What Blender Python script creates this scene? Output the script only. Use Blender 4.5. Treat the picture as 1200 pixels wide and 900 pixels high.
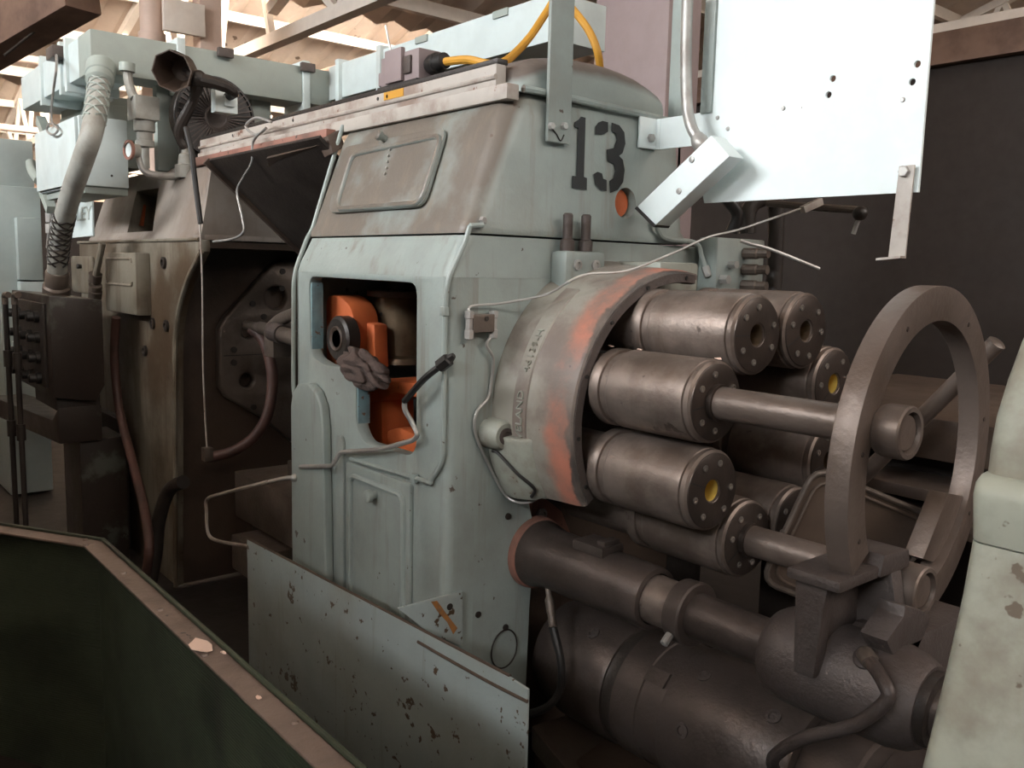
import bpy, bmesh, math, random
from mathutils import Vector, Matrix
random.seed(7)
for o in list(bpy.data.objects): bpy.data.objects.remove(o)
S = bpy.context.scene
COL = S.collection
PI = math.pi

# ------------------------------------------------------------------ camera
F = 1028.0
RX = Vector((0.63866572, 0.11544827, -0.76077447))    # world X in camera right/down/forward
RY = Vector((0.76912441, -0.06554152, 0.63572946))    # world Y (into the machine)
RZ = Vector((0.02353155, -0.99114883, -0.1306532))    # world Z (up)
EYE = Vector((0, 0, 1.6))
cam = bpy.data.cameras.new('camera'); camo = bpy.data.objects.new('camera', cam); COL.objects.link(camo)
cam.sensor_fit = 'HORIZONTAL'; cam.sensor_width = 36; cam.lens = F * 36 / 1200
cam.clip_start = 0.02; cam.clip_end = 200
camo.matrix_world = Matrix(((RX.x, -RX.y, -RX.z, EYE.x), (RY.x, -RY.y, -RY.z, EYE.y), (RZ.x, -RZ.y, -RZ.z, EYE.z), (0, 0, 0, 1)))
S.camera = camo

# ------------------------------------------------------------------ world and lights
w = bpy.data.worlds.new('world'); S.world = w; w.use_nodes = True
w.node_tree.nodes['Background'].inputs[0].default_value = (1.0, 0.93, 0.86, 1)
w.node_tree.nodes['Background'].inputs[1].default_value = 0.02
S.view_settings.view_transform = 'Standard'; S.view_settings.look = 'None'
S.view_settings.exposure = 0.25; S.view_settings.gamma = 1; S.view_settings.use_curve_mapping = False

def area(name, loc, aim, sx, sy, power, col):
    l = bpy.data.lights.new(name, 'AREA'); l.shape = 'RECTANGLE'; l.size = sx; l.size_y = sy
    l.energy = power; l.color = col
    o = bpy.data.objects.new(name, l); COL.objects.link(o); o.location = loc
    o.rotation_euler = (Vector(aim) - Vector(loc)).to_track_quat('-Z', 'Y').to_euler()
    return o
area('window_wall_behind_offscreen', (-3.2, -7.5, 5.9), (-2.4, 1.5, 1.8), 14, 1.8, 3100, (0.95, 0.98, 1.0))
area('rooflight_right_offscreen', (5.85, 3.0, 5.95), (-1.9, 2.0, 1.6), 12, 2.2, 520, (1.0, 0.93, 0.88))

# ------------------------------------------------------------------ pixel -> point on a real plane
def ray(u, v):
    d = Vector(((u - 600) / F, (v - 450) / F, 1))
    return Vector((RX.dot(d), RY.dot(d), RZ.dot(d)))
def PN(u, v, p0, n):
    d = ray(u, v); n = Vector(n)
    return EYE + d * ((Vector(p0) - EYE).dot(n) / d.dot(n))
def PX(u, v, x): return PN(u, v, (x, 0, 0), (1, 0, 0))
def PY(u, v, y): return PN(u, v, (0, y, 0), (0, 1, 0))
def PZ(u, v, z): return PN(u, v, (0, 0, z), (0, 0, 1))

# ------------------------------------------------------------------ materials
def nd(nt, t, **kw):
    n = nt.nodes.new(t)
    for k, v in kw.items(): setattr(n, k, v)
    return n
def lk(nt, a, b): nt.links.new(a, b)
def ramp(nt, src, a, b):
    n = nd(nt, 'ShaderNodeMapRange'); n.interpolation_type = 'SMOOTHSTEP'
    n.inputs[1].default_value = a; n.inputs[2].default_value = b
    lk(nt, src, n.inputs[0]); return n.outputs[0]
def math_(nt, op, a, b):
    n = nd(nt, 'ShaderNodeMath', operation=op)
    for i, x in enumerate((a, b)):
        if isinstance(x, (int, float)): n.inputs[i].default_value = x
        else: lk(nt, x, n.inputs[i])
    return n.outputs[0]
def mixc(nt, fac, a, b):
    n = nd(nt, 'ShaderNodeMix', data_type='RGBA')
    if isinstance(fac, (int, float)): n.inputs[0].default_value = fac
    else: lk(nt, fac, n.inputs[0])
    for i, x in ((6, a), (7, b)):
        if isinstance(x, tuple): n.inputs[i].default_value = (*x, 1)
        else: lk(nt, x, n.inputs[i])
    return n.outputs[2]
def noise(nt, co, scale, detail=4, rough=.6, sc=None):
    if sc:
        m = nd(nt, 'ShaderNodeMapping'); m.inputs[3].default_value = sc; lk(nt, co, m.inputs[0]); co = m.outputs[0]
    n = nd(nt, 'ShaderNodeTexNoise'); n.inputs['Scale'].default_value = scale
    n.inputs['Detail'].default_value = detail; n.inputs['Roughness'].default_value = rough
    lk(nt, co, n.inputs['Vector']); return n.outputs[0]
def mat(name, col, dirt=None, dirt_lo=.45, dirt_hi=.75, dscale=2.5, streak=None, st_lo=.55, st_hi=.8,
        chip=None, chip_t=.66, cscale=28, rough=.5, metal=0.0, bump=.12, bscale=60, gnorm=None, bands=None, extra=None):
    m = bpy.data.materials.new(name); m.use_nodes = True; nt = m.node_tree
    b = nt.nodes['Principled BSDF']; b.inputs['Roughness'].default_value = rough; b.inputs['Metallic'].default_value = metal
    tc = nd(nt, 'ShaderNodeTexCoord'); co = tc.outputs['Object']
    oi = nd(nt, 'ShaderNodeObjectInfo'); sh = nd(nt, 'ShaderNodeVectorMath', operation='ADD')
    lk(nt, co, sh.inputs[0]); lk(nt, math_(nt, 'MULTIPLY', oi.outputs['Random'], 37.0), sh.inputs[1]); raw = co; co = sh.outputs[0]   # no two pieces wear alike
    cur = mixc(nt, 0.0, col, col)
    fine = noise(nt, co, 9, 5)
    cur = mixc(nt, math_(nt, 'MULTIPLY', ramp(nt, fine, .3, .7), .25), cur, tuple(c * .72 for c in col))
    if bands:                                  # a painted band along one local axis: (axis, lo, hi, colour)
        for ax, lo, hi, bc in bands:
            sx = nd(nt, 'ShaderNodeSeparateXYZ'); lk(nt, raw, sx.inputs[0])
            a = math_(nt, 'ADD', sx.outputs[ax], math_(nt, 'MULTIPLY', math_(nt, 'SUBTRACT', noise(nt, co, 14, 4), .5), .06))
            cur = mixc(nt, ramp(nt, a, lo, hi), cur, bc)
    if dirt:
        cur = mixc(nt, ramp(nt, noise(nt, co, dscale, 6), dirt_lo, dirt_hi), cur, dirt)
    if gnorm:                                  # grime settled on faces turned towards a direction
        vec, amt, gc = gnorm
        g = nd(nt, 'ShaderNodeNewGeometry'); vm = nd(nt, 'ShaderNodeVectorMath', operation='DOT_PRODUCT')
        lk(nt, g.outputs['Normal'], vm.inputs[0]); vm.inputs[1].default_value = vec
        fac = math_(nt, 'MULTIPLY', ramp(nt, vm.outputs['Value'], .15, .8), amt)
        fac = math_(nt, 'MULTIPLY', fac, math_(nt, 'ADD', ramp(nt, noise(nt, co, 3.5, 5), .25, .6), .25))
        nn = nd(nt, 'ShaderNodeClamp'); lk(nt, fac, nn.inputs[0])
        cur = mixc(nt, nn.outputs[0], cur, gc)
    if streak:
        s = noise(nt, co, 6, 4, .6, (3, 3, .25))
        cur = mixc(nt, math_(nt, 'MULTIPLY', ramp(nt, s, st_lo, st_hi), .8), cur, streak)
    if chip:
        c = noise(nt, co, cscale, 3, .55); c2 = noise(nt, co, cscale * .22, 2)
        cm = ramp(nt, math_(nt, 'ADD', math_(nt, 'MULTIPLY', c, .7), math_(nt, 'MULTIPLY', c2, .3)), chip_t - .015, chip_t + .015)
        cur = mixc(nt, cm, cur, chip)
    lk(nt, cur, b.inputs['Base Color'])
    rr = nd(nt, 'ShaderNodeMapRange'); rr.inputs[3].default_value = max(0, rough - .12); rr.inputs[4].default_value = min(1, rough + .15)
    lk(nt, fine, rr.inputs[0]); lk(nt, rr.outputs[0], b.inputs['Roughness'])
    if bump:
        bp = nd(nt, 'ShaderNodeBump'); bp.inputs['Strength'].default_value = bump; bp.inputs['Distance'].default_value = .01
        lk(nt, noise(nt, co, bscale, 3), bp.inputs['Height']); lk(nt, bp.outputs[0], b.inputs['Normal'])
    return m
RUST = (.07, .033, .015); GRIME = (.10, .082, .068); BROWN = (.19, .155, .13); MINT = (.315, .365, .345)
M = {}
M['mint'] = mat('mint_paint', MINT, (.235, .255, .235), .42, .72, 2.2, streak=(.19, .165, .13), st_lo=.52, st_hi=.82, chip=(.09, .07, .055), chip_t=.675, rough=.42)
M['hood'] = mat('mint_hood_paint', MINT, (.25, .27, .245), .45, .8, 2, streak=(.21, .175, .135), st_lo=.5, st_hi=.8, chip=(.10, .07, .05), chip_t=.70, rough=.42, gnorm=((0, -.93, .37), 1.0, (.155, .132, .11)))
M['hood_brown'] = mat('brown_stained_paint', (.29, .255, .225), (.185, .145, .118), .38, .7, 2.5, streak=(.15, .115, .09), chip=(.08, .06, .045), chip_t=.69, rough=.45)
M['left'] = mat('oil_stained_green_paint', (.215, .195, .155), (.085, .058, .036), .40, .64, 2.2, streak=(.085, .055, .034), st_lo=.46, st_hi=.74, chip=(.06, .04, .03), chip_t=.68, rough=.4)
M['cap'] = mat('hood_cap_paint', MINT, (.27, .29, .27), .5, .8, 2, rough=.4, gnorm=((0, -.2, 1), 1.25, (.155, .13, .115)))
M['guard'] = mat('scraped_mint_plate', (.33, .385, .38), (.26, .27, .235), .45, .75, 2.5, streak=(.18, .165, .11), st_lo=.58, st_hi=.8, chip=(.075, .045, .022), chip_t=.618, cscale=30, rough=.38)
M['white'] = mat('pale_mint_sheet', (.78, .86, .86), (.68, .76, .75), .5, .85, 1.5, chip=(.22, .17, .12), chip_t=.74, rough=.45, bump=.04)
M['pale'] = mat('pale_green_casting', (.44, .46, .38), (.29, .27, .215), .40, .66, 9, chip=(.17, .135, .10), chip_t=.64, cscale=34, rough=.5, bump=.3, bscale=18)
M['wire'] = mat('grey_green_duct_paint', (.33, .375, .345), (.26, .285, .26), .45, .8, 2, rough=.5, bump=.05)
M['box'] = mat('pale_blue_box_paint', (.56, .64, .64), (.42, .46, .45), .5, .8, 2, rough=.5, bump=.04)
M['steel'] = mat('brown_oiled_steel', (.25, .20, .172), (.13, .098, .08), .36, .66, 7, streak=(.15, .11, .085), st_lo=.5, st_hi=.8, chip=(.09, .068, .055), chip_t=.665, cscale=18, rough=.43, metal=.55, bump=.12)
M['steel_face'] = mat('dark_oiled_face', (.065, .049, .041), (.095, .07, .058), .5, .75, 6, rough=.36, metal=.55, bump=.08)
M['cast'] = mat('dark_cast_iron', (.105, .085, .078), (.07, .052, .045), .4, .7, 5, rough=.5, metal=.35, bump=.28, bscale=85)
M['drum'] = mat('dark_greased_drum', (.105, .082, .072), (.06, .045, .038), .4, .7, 4, chip=(.25, .2, .17), chip_t=.735, cscale=40, rough=.38, metal=.45, bump=.15)
M['ring'] = mat('brown_ring_iron', (.17, .132, .112), (.12, .088, .07), .4, .7, 4, rough=.42, metal=.4, bump=.2, bscale=40)
M['black'] = mat('black_rubber', (.018, .016, .015), rough=.45, bump=.05)
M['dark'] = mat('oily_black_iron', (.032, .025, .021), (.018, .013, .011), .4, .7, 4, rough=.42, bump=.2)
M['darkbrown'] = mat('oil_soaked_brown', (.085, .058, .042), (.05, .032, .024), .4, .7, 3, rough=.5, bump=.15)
M['tool'] = mat('oily_tool_steel', (.15, .12, .10), (.08, .06, .048), .4, .7, 4, rough=.4, metal=.3, bump=.2)
M['orange'] = mat('orange_primer', (.55, .13, .04), (.33, .07, .025), .45, .75, 4, chip=(.10, .04, .02), chip_t=.68, rough=.5)
M['blue'] = mat('worn_blue_paint', (.24, .38, .42), (.16, .22, .23), .4, .7, 8, chip=(.20, .10, .06), chip_t=.60, rough=.5)
M['salmon'] = mat('faded_red_primer', (.30, .14, .105), (.15, .08, .06), .42, .7, 4, chip=(.07, .045, .035), chip_t=.64, rough=.55)
M['flange'] = mat('stained_flange_paint', (.29, .275, .235), (.17, .135, .115), .38, .66, 5, chip=(.10, .07, .055), chip_t=.69, rough=.45,
                  bands=[(0, .195, .235, (.44, .17, .115)), (0, .278, .292, (.065, .055, .05))], bump=.2, bscale=30)
M['lobe'] = mat('grimy_lobe_paint', (.32, .335, .29), (.20, .18, .145), .42, .68, 7, chip=(.13, .08, .05), chip_t=.64, cscale=20, rough=.45, bump=.2, bscale=30)
M['brass'] = mat('stained_brass_drum', (.16, .11, .065), (.07, .045, .03), .4, .7, 6, rough=.35, metal=.5)
M['galv'] = mat('galvanised_conduit', (.45, .44, .42), (.30, .28, .26), .4, .7, 8, rough=.4, metal=.5)
M['bolt'] = mat('bright_bolt_steel', (.42, .38, .34), rough=.32, metal=.85, bump=0)
M['flex'] = mat('braided_conduit_grey', (.36, .36, .33), (.26, .25, .22), .4, .7, 8, rough=.55, bump=.2)
M['yellow'] = mat('yellow_cable', (.60, .30, .035), rough=.5, bump=0)
M['hose_red'] = mat('faded_red_hose', (.095, .045, .036), (.055, .03, .025), .4, .7, 6, rough=.5)
M['rail_white'] = mat('weathered_rail_paint', (.44, .40, .36), (.25, .185, .15), .42, .7, 6, chip=(.18, .09, .06), chip_t=.63, rough=.5)
M['rag'] = mat('brown_rag_cloth', (.115, .078, .066), (.07, .05, .044), .4, .7, 8, rough=.95, bump=.4, bscale=160)
M['rim'] = mat('worn_brown_rim', (.20, .145, .115), (.12, .085, .066), .42, .7, 6, chip=(.06, .045, .04), chip_t=.67, rough=.5, bump=.2)
M['ledger'] = mat('flaked_paper', (.72, .52, .42), rough=.8, bump=.1)
M['yellow_in'] = mat('yellow_spindle_liner', (.58, .40, .08), rough=.5)
M['mauve'] = mat('mauve_column_paint', (.30, .235, .235), (.24, .19, .19), .4, .8, 1, rough=.6, bump=.05)
M['roof'] = mat('peeling_roof_boards', (.74, .62, .53), (.62, .48, .39), .42, .75, .5, chip=(.22, .15, .11), chip_t=.66, cscale=3, rough=.8, bump=.1)
M['truss'] = mat('cream_truss_paint', (.86, .78, .70), (.7, .58, .5), .5, .8, 1, rough=.6, bump=0)
M['beam'] = mat('brown_timber_beam', (.20, .12, .085), (.12, .07, .05), .4, .7, 3, rough=.7)
M['wallk'] = mat('dark_brown_partition', (.030, .021, .017), (.02, .014, .011), .4, .7, .6, rough=.75, bump=.05)
M['farwall'] = mat('cream_far_wall', (.70, .50, .38), (.5, .34, .25), .45, .75, .4, rough=.8, bump=0)
M['rustmark'] = mat('orange_rust_smear', (.36, .15, .04), (.22, .12, .06), .4, .6, 30, rough=.6)
M['floor'] = mat('oily_concrete', (.032, .027, .024), (.018, .015, .013), .4, .7, .8, rough=.6, bump=.2, bscale=20)
M['pinkpipe'] = mat('cream_pipe_paint', (.66, .50, .42), (.5, .36, .30), .45, .8, 2, rough=.55)
M['ctrl'] = mat('oil_blackened_box', (.075, .08, .066), (.028, .020, .016), .38, .47, 3.2, chip=(.03, .022, .018), chip_t=.6, rough=.35)
M['num'] = mat('black_stencil_paint', (.018, .018, .018), rough=.55, bump=0)
M['cabinet'] = mat('pale_blue_cabinet', (.36, .42, .41), (.28, .32, .31), .45, .8, 1.5, rough=.5, bump=.03)
def bin_mat():
    m = mat('dark_green_bin_mesh', (.046, .056, .034), (.022, .026, .017), .4, .7, 4, streak=(.03, .03, .022), rough=.5, bump=0)
    nt = m.node_tree; b = nt.nodes['Principled BSDF']; tc = nd(nt, 'ShaderNodeTexCoord')
    wv = nd(nt, 'ShaderNodeTexWave'); wv.bands_direction = 'Z'; wv.inputs['Scale'].default_value = 45; wv.inputs['Distortion'].default_value = 1.2
    lk(nt, tc.outputs['Object'], wv.inputs[0])
    bp = nd(nt, 'ShaderNodeBump'); bp.inputs['Strength'].default_value = .25; bp.inputs['Distance'].default_value = .006
    lk(nt, wv.outputs[1], bp.inputs['Height']); lk(nt, bp.outputs[0], b.inputs['Normal'])
    return m
M['bin'] = bin_mat()
def glow(name, col, s):
    m = bpy.data.materials.new(name); m.use_nodes = True; b = m.node_tree.nodes['Principled BSDF']
    b.inputs['Base Color'].default_value = (*col, 1); b.inputs['Emission Color'].default_value = (*col, 1); b.inputs['Emission Strength'].default_value = s
    return m
M['glass'] = glow('daylit_roof_glazing', (1.0, .92, .80), 14.0)
M['glass_dim'] = glow('dimmed_roof_glazing', (1.0, .90, .78), .9)  # same glazing with its glow turned down to limit fill on the machine

# ------------------------------------------------------------------ mesh helpers
def axes(d):
    d = Vector(d).normalized()
    a = Vector((0, 0, 1)) if abs(d.z) < .9 else Vector((1, 0, 0))
    u = a.cross(d).normalized(); return d, u, d.cross(u)
def smooth_path(pts, n=6):
    pts = [Vector(p) for p in pts]
    if len(pts) < 3: return pts
    out = []
    for i in range(len(pts) - 1):
        p0 = pts[max(i - 1, 0)]; p1 = pts[i]; p2 = pts[i + 1]; p3 = pts[min(i + 2, len(pts) - 1)]
        for k in range(n):
            t = k / n
            out.append(.5 * ((2 * p1) + (p2 - p0) * t + (2 * p0 - 5 * p1 + 4 * p2 - p3) * t * t + (3 * p1 - p0 - 3 * p2 + p3) * t ** 3))
    out.append(pts[-1]); return out
def round_corners(pts, r, n=4):
    pts = [Vector(p) for p in pts]; out = [pts[0]]
    for i in range(1, len(pts) - 1):
        a, b, c = pts[i - 1], pts[i], pts[i + 1]
        d1 = (a - b); d2 = (c - b); k = min(r, d1.length * .45, d2.length * .45)
        s = b + d1.normalized() * k; e = b + d2.normalized() * k
        for j in range(n + 1):
            t = j / n; out.append(s * (1 - t) ** 2 + b * 2 * t * (1 - t) + e * t * t)
    out.append(pts[-1]); return out
class MB:
    def __init__(s): s.v = []; s.f = []
    def add(s, vs, fs):
        o = len(s.v); s.v += [Vector(v) for v in vs]; s.f += [[i + o for i in f] for f in fs]; return s
    def box(s, lo, hi):
        x0, y0, z0 = lo; x1, y1, z1 = hi
        return s.add([(x0, y0, z0), (x1, y0, z0), (x1, y1, z0), (x0, y1, z0), (x0, y0, z1), (x1, y0, z1), (x1, y1, z1), (x0, y1, z1)],
                     [(0, 3, 2, 1), (4, 5, 6, 7), (0, 1, 5, 4), (1, 2, 6, 5), (2, 3, 7, 6), (3, 0, 4, 7)])
    def bar(s, a, b, w, h, up=(0, 0, 1)):
        a = Vector(a); b = Vector(b); d = (b - a).normalized(); u = Vector(up).cross(d)
        if u.length < 1e-4: u = Vector((1, 0, 0)).cross(d)
        u.normalize(); v = d.cross(u); vs = []
        for p in (a, b):
            for su, sv in ((-1, -1), (1, -1), (1, 1), (-1, 1)): vs.append(p + u * su * w / 2 + v * sv * h / 2)
        return s.add(vs, [(0, 3, 2, 1), (4, 5, 6, 7), (0, 1, 5, 4), (1, 2, 6, 5), (2, 3, 7, 6), (3, 0, 4, 7)])
    def loft(s, rings, closed=True, caps=True):
        n = len(rings[0]); vs = [p for r in rings for p in r]; fs = []
        for i in range(len(rings) - 1):
            for j in range(n if closed else n - 1):
                k = (j + 1) % n; fs.append((i * n + j, i * n + k, (i + 1) * n + k, (i + 1) * n + j))
        if caps: fs.append(tuple(range(n))); fs.append(tuple((len(rings) - 1) * n + j for j in range(n)))
        return s.add(vs, fs)
    def prism(s, poly, axis, a, b):
        def q(p, t): return {'X': (t, p[0], p[1]), 'Y': (p[0], t, p[1]), 'Z': (p[0], p[1], t)}[axis]
        return s.loft([[q(p, a) for p in poly], [q(p, b) for p in poly]])
    def slab(s, pts, off):                 # polygon in space thickened by a vector
        pts = [Vector(p) for p in pts]; off = Vector(off)
        return s.loft([pts, [p + off for p in pts]])
    def lathe(s, prof, o, d, seg=32, a0=0.0, a1=None):
        d, u, v = axes(d); o = Vector(o); full = a1 is None
        if full: a1 = 2 * PI
        n = seg if full else seg + 1; rings = []
        for t, r in prof:
            rings.append([o + d * t + (u * math.cos(a0 + (a1 - a0) * k / seg) + v * math.sin(a0 + (a1 - a0) * k / seg)) * max(r, 1e-4) for k in range(n)])
        return s.loft(rings, closed=full, caps=full and tuple(prof[0]) != tuple(prof[-1]))
    def cyl(s, a, b, r, seg=20, r2=None):
        a = Vector(a); b = Vector(b)
        return s.lathe([(0, r), ((b - a).length, r if r2 is None else r2)], a, b - a, seg)
    def tube(s, pts, r, seg=10, n=6, sm=True):
        p = smooth_path(pts, n) if sm else [Vector(q) for q in pts]; rings = []; pu = None
        for i, c in enumerate(p):
            d = (p[min(i + 1, len(p) - 1)] - p[max(i - 1, 0)])
            if d.length < 1e-9: continue
            d.normalize()
            if pu is None: _, u, v = axes(d)
            else:
                u = (pu - d * pu.dot(d)).normalized(); v = d.cross(u)
            pu = u; rr = r[i * (len(r) - 1) // max(len(p) - 1, 1)] if isinstance(r, (list, tuple)) else r
            rings.append([c + (u * math.cos(2 * PI * k / seg) + v * math.sin(2 * PI * k / seg)) * rr for k in range(seg)])
        return s.loft(rings)
    def ball(s, c, r, sc=(1, 1, 1), seg=14, rn=8):
        c = Vector(c); rings = []
        for i in range(1, rn):
            a = PI * i / rn
            rings.append([c + Vector((math.sin(a) * math.cos(2 * PI * k / seg) * r * sc[0], math.sin(a) * math.sin(2 * PI * k / seg) * r * sc[1], math.cos(a) * r * sc[2])) for k in range(seg)])
        return s.loft(rings)
def rrect(x0, x1, y0, y1, r, n=5, rl=None):
    out = []; R0 = r; q_ = r if rl is None else rl
    for cx, cy, a, r in ((x1 - R0, y1 - R0, 0, R0), (x0 + R0, y1 - R0, 90, R0), (x0 + q_, y0 + q_, 180, q_), (x1 - R0, y0 + R0, 270, R0)):
        for k in range(n + 1):
            t = math.radians(a + 90 * k / n); out.append((cx + r * math.cos(t), cy + r * math.sin(t)))
    return out
def rpoly(pts, r, n=4):
    pts = [Vector((p[0], p[1])) for p in pts]; out = []; N = len(pts)
    for i in range(N):
        a, b, c = pts[i - 1], pts[i], pts[(i + 1) % N]
        ri = r[i] if isinstance(r, (list, tuple)) else r
        d1 = a - b; d2 = c - b; k = min(ri, d1.length * .45, d2.length * .45)
        if k < 1e-5: out.append((b.x, b.y)); continue
        s_ = b + d1.normalized() * k; e = b + d2.normalized() * k
        for j in range(n + 1):
            t = j / n; q = s_ * (1 - t) ** 2 + b * 2 * t * (1 - t) + e * t * t; out.append((q.x, q.y))
    return out
OFF = {}
def finish(me, bevel=0, smooth=35, seg=2):
    bm = bmesh.new(); bm.from_mesh(me)
    bmesh.ops.remove_doubles(bm, verts=bm.verts, dist=1e-6)
    bmesh.ops.recalc_face_normals(bm, faces=bm.faces)
    if bevel:
        es = [e for e in bm.edges if len(e.link_faces) == 2 and e.calc_face_angle(0) > .5]
        bmesh.ops.bevel(bm, geom=es, offset=bevel, segments=seg, affect='EDGES', profile=.6, clamp_overlap=True)
    bm.to_mesh(me); bm.free()
    if smooth:
        me.polygons.foreach_set('use_smooth', [True] * len(me.polygons))
        me.set_sharp_from_angle(angle=math.radians(smooth))
def mesh_obj(name, mb, m, loc, bevel=0, smooth=35, seg=2):
    me = bpy.data.meshes.new(name); L = Vector(loc)
    me.from_pydata([tuple(v - L) for v in mb.v], [], mb.f); finish(me, bevel, smooth, seg)
    me.materials.append(M[m] if isinstance(m, str) else m)
    o = bpy.data.objects.new(name, me); COL.objects.link(o); return o
def thing(name, label, cat, loc, group=None):
    o = bpy.data.objects.new(name, None); COL.objects.link(o); o.location = loc; OFF[o] = Vector(loc)
    o.empty_display_size = .05
    o['label'] = label; o['category'] = cat
    if group: o['group'] = group
    return o
def part(name, mb, m, parent, bevel=0, smooth=35, label=None, seg=2):
    o = mesh_obj(name, mb, m, OFF[parent], bevel, smooth, seg); o.parent = parent; OFF[o] = OFF[parent]
    if label: o['label'] = label
    return o
def solo(name, mb, m, label, cat, group=None, bevel=0, smooth=35, kind=None):
    xs = [v.x for v in mb.v]; ys = [v.y for v in mb.v]; zs = [v.z for v in mb.v]
    L = Vector(((min(xs) + max(xs)) / 2, (min(ys) + max(ys)) / 2, min(zs)))
    o = mesh_obj(name, mb, m, L, bevel, smooth); o.location = L; OFF[o] = L
    if label: o['label'] = label
    if cat: o['category'] = cat
    if group: o['group'] = group
    if kind: o['kind'] = kind
    return o
def struct(name, mb, m, label=None, bevel=0):
    return solo(name, mb, m, label, None, None, bevel, kind='structure')
def cut(o, mb, m=None):                                    # subtract a closed shape given in world space
    L = OFF[o]; me = bpy.data.meshes.new('cutter'); me.from_pydata([tuple(v - L) for v in mb.v], [], mb.f); finish(me, 0, 0)
    c = bpy.data.objects.new('cutter', me); COL.objects.link(c)
    if m: me.materials.append(M[m])
    par = o.parent; loc = o.location.copy(); o.parent = None; o.location = (0, 0, 0)
    md = o.modifiers.new('cut', 'BOOLEAN'); md.object = c; md.operation = 'DIFFERENCE'; md.solver = 'EXACT'; md.material_mode = 'TRANSFER'
    bpy.context.view_layer.update(); dg = bpy.context.evaluated_depsgraph_get()
    new = bpy.data.meshes.new_from_object(o.evaluated_get(dg)); old = o.data
    o.modifiers.clear(); o.data = new; new.name = old.name
    new.polygons.foreach_set('use_smooth', [True] * len(new.polygons)); new.set_sharp_from_angle(angle=math.radians(35))
    bpy.data.objects.remove(c); o.parent = par; o.location = loc
def plate(outline, holes, axis, a, b, bev=0):      # polygon plate with holes, extruded along an axis
    cu = bpy.data.curves.new('plate', 'CURVE'); cu.dimensions = '2D'; cu.fill_mode = 'BOTH'
    cu.extrude = abs(b - a) / 2 - bev; cu.bevel_depth = bev; cu.bevel_resolution = 1; cu.offset = -bev
    for ring in [outline] + list(holes):
        sp = cu.splines.new('POLY'); sp.points.add(len(ring) - 1); sp.use_cyclic_u = True
        for p, q in zip(sp.points, ring): p.co = (q[0], q[1], 0, 1)
    o = bpy.data.objects.new('plate', cu); COL.objects.link(o); bpy.context.view_layer.update()
    me = bpy.data.meshes.new_from_object(o.evaluated_get(bpy.context.evaluated_depsgraph_get()))
    mb = MB(); c = (a + b) / 2
    def q(p): return {'X': (c + p.z, p.x, p.y), 'Y': (p.x, c + p.z, p.y), 'Z': (p.x, p.y, c + p.z)}[axis]
    mb.add([q(v.co) for v in me.vertices], [tuple(f.vertices) for f in me.polygons])
    bpy.data.objects.remove(o); bpy.data.meshes.remove(me); return mb
def circ(cx, cy, r, n=20): return [(cx + r * math.cos(2 * PI * k / n), cy + r * math.sin(2 * PI * k / n)) for k in range(n)]
def text_mb(txt, size, ext, place):                # lettering as real relief; place maps (x, y, depth) to the world
    cu = bpy.data.curves.new('lettering', 'FONT'); cu.body = txt; cu.size = size; cu.extrude = ext; cu.resolution_u = 2
    o = bpy.data.objects.new('lettering', cu); COL.objects.link(o); bpy.context.view_layer.update()
    me = bpy.data.meshes.new_from_object(o.evaluated_get(bpy.context.evaluated_depsgraph_get())); mb = MB()
    mb.add([place(v.co.x, v.co.y, v.co.z) for v in me.vertices], [tuple(f.vertices) for f in me.polygons])
    bpy.data.objects.remove(o); bpy.data.meshes.remove(me); return mb
def copy_tree(o, parent=None):
    c = o.copy(); COL.objects.link(c); c.parent = parent; OFF[c] = OFF[o]
    for ch in [x for x in bpy.data.objects if x.parent == o]: copy_tree(ch, c)
    return c
def hexbolt(c, d, r, h): return MB().lathe([(0, r), (h * .8, r), (h, r * .85)], c, d, 6)

# ================================================================== THE BUILDING
struct('floor', MB().box((-44, -10, -.2), (9, 26, 0)), 'floor', 'dark oily concrete floor')
nwin = 0
for k in range(-1, 5):
    a = -2 - 8 * k; b = a - 8
    d = MB(); n = 144                               # ribbed boards sloping down away from the glazing
    ys = [-10 + 36 * i / n for i in range(n + 1)]; vs = []; fs = []
    ring = []
    for i, y in enumerate(ys):
        h = .09 if i % 2 else 0
        ring.append((y, h))
    low = [(a, y, 7.2 + h) for y, h in ring]; far = [(b, y, 4.6 + h) for y, h in ring]
    top = [(b, y, 4.9) for y, h in reversed(ring)]; topa = [(a, y, 7.5) for y, h in reversed(ring)]
    d.loft([low + topa, far + top])
    ce = struct('ceiling', d, 'roof', 'ribbed cream roof deck sloping between glazing strips')
    ce.data.polygons.foreach_set('use_smooth', [False] * len(ce.data.polygons))
    for j in range(6):
        xx = a - .6 - 1.35 * j; zz = 7.2 - 2.6 * (a - xx) / 8 - .09
        part('purlin', MB().bar((xx, -10, zz), (xx, 26, zz), .09, .16), 'truss', ce)
    nwin += 1
    wn = struct('window_%d' % nwin, MB().box((a + .02, -10, 4.75), (a + .05, 26, 7.15)), 'glass' if k > 0 else 'glass_dim', 'glazing strip standing between two roof slopes')
    for y in range(-10, 27, 2):
        part('glazing_bar', MB().box((a - .05, y - .04, 4.75), (a + .02, y + .04, 7.15)), 'truss', wn)
struct('wall_far', MB().box((-42.4, -10, 0), (-42, 26, 8)), 'farwall', 'cream wall at the far end of the shed')
struct('wall_left', MB().box((-11.2, -10, 0), (-11, 8, 2.25)), 'wallk', 'dark low partition beyond the pale cabinet')
struct('wall_side', MB().box((-44, 26, 0), (9, 26.3, 8)), 'farwall', 'cream side wall behind the trusses')
struct('wall_back', MB().box((-7.6, 8, 0), (8, 8.25, 3.45)), 'wallk', 'dark brown partition behind the machine')
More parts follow.
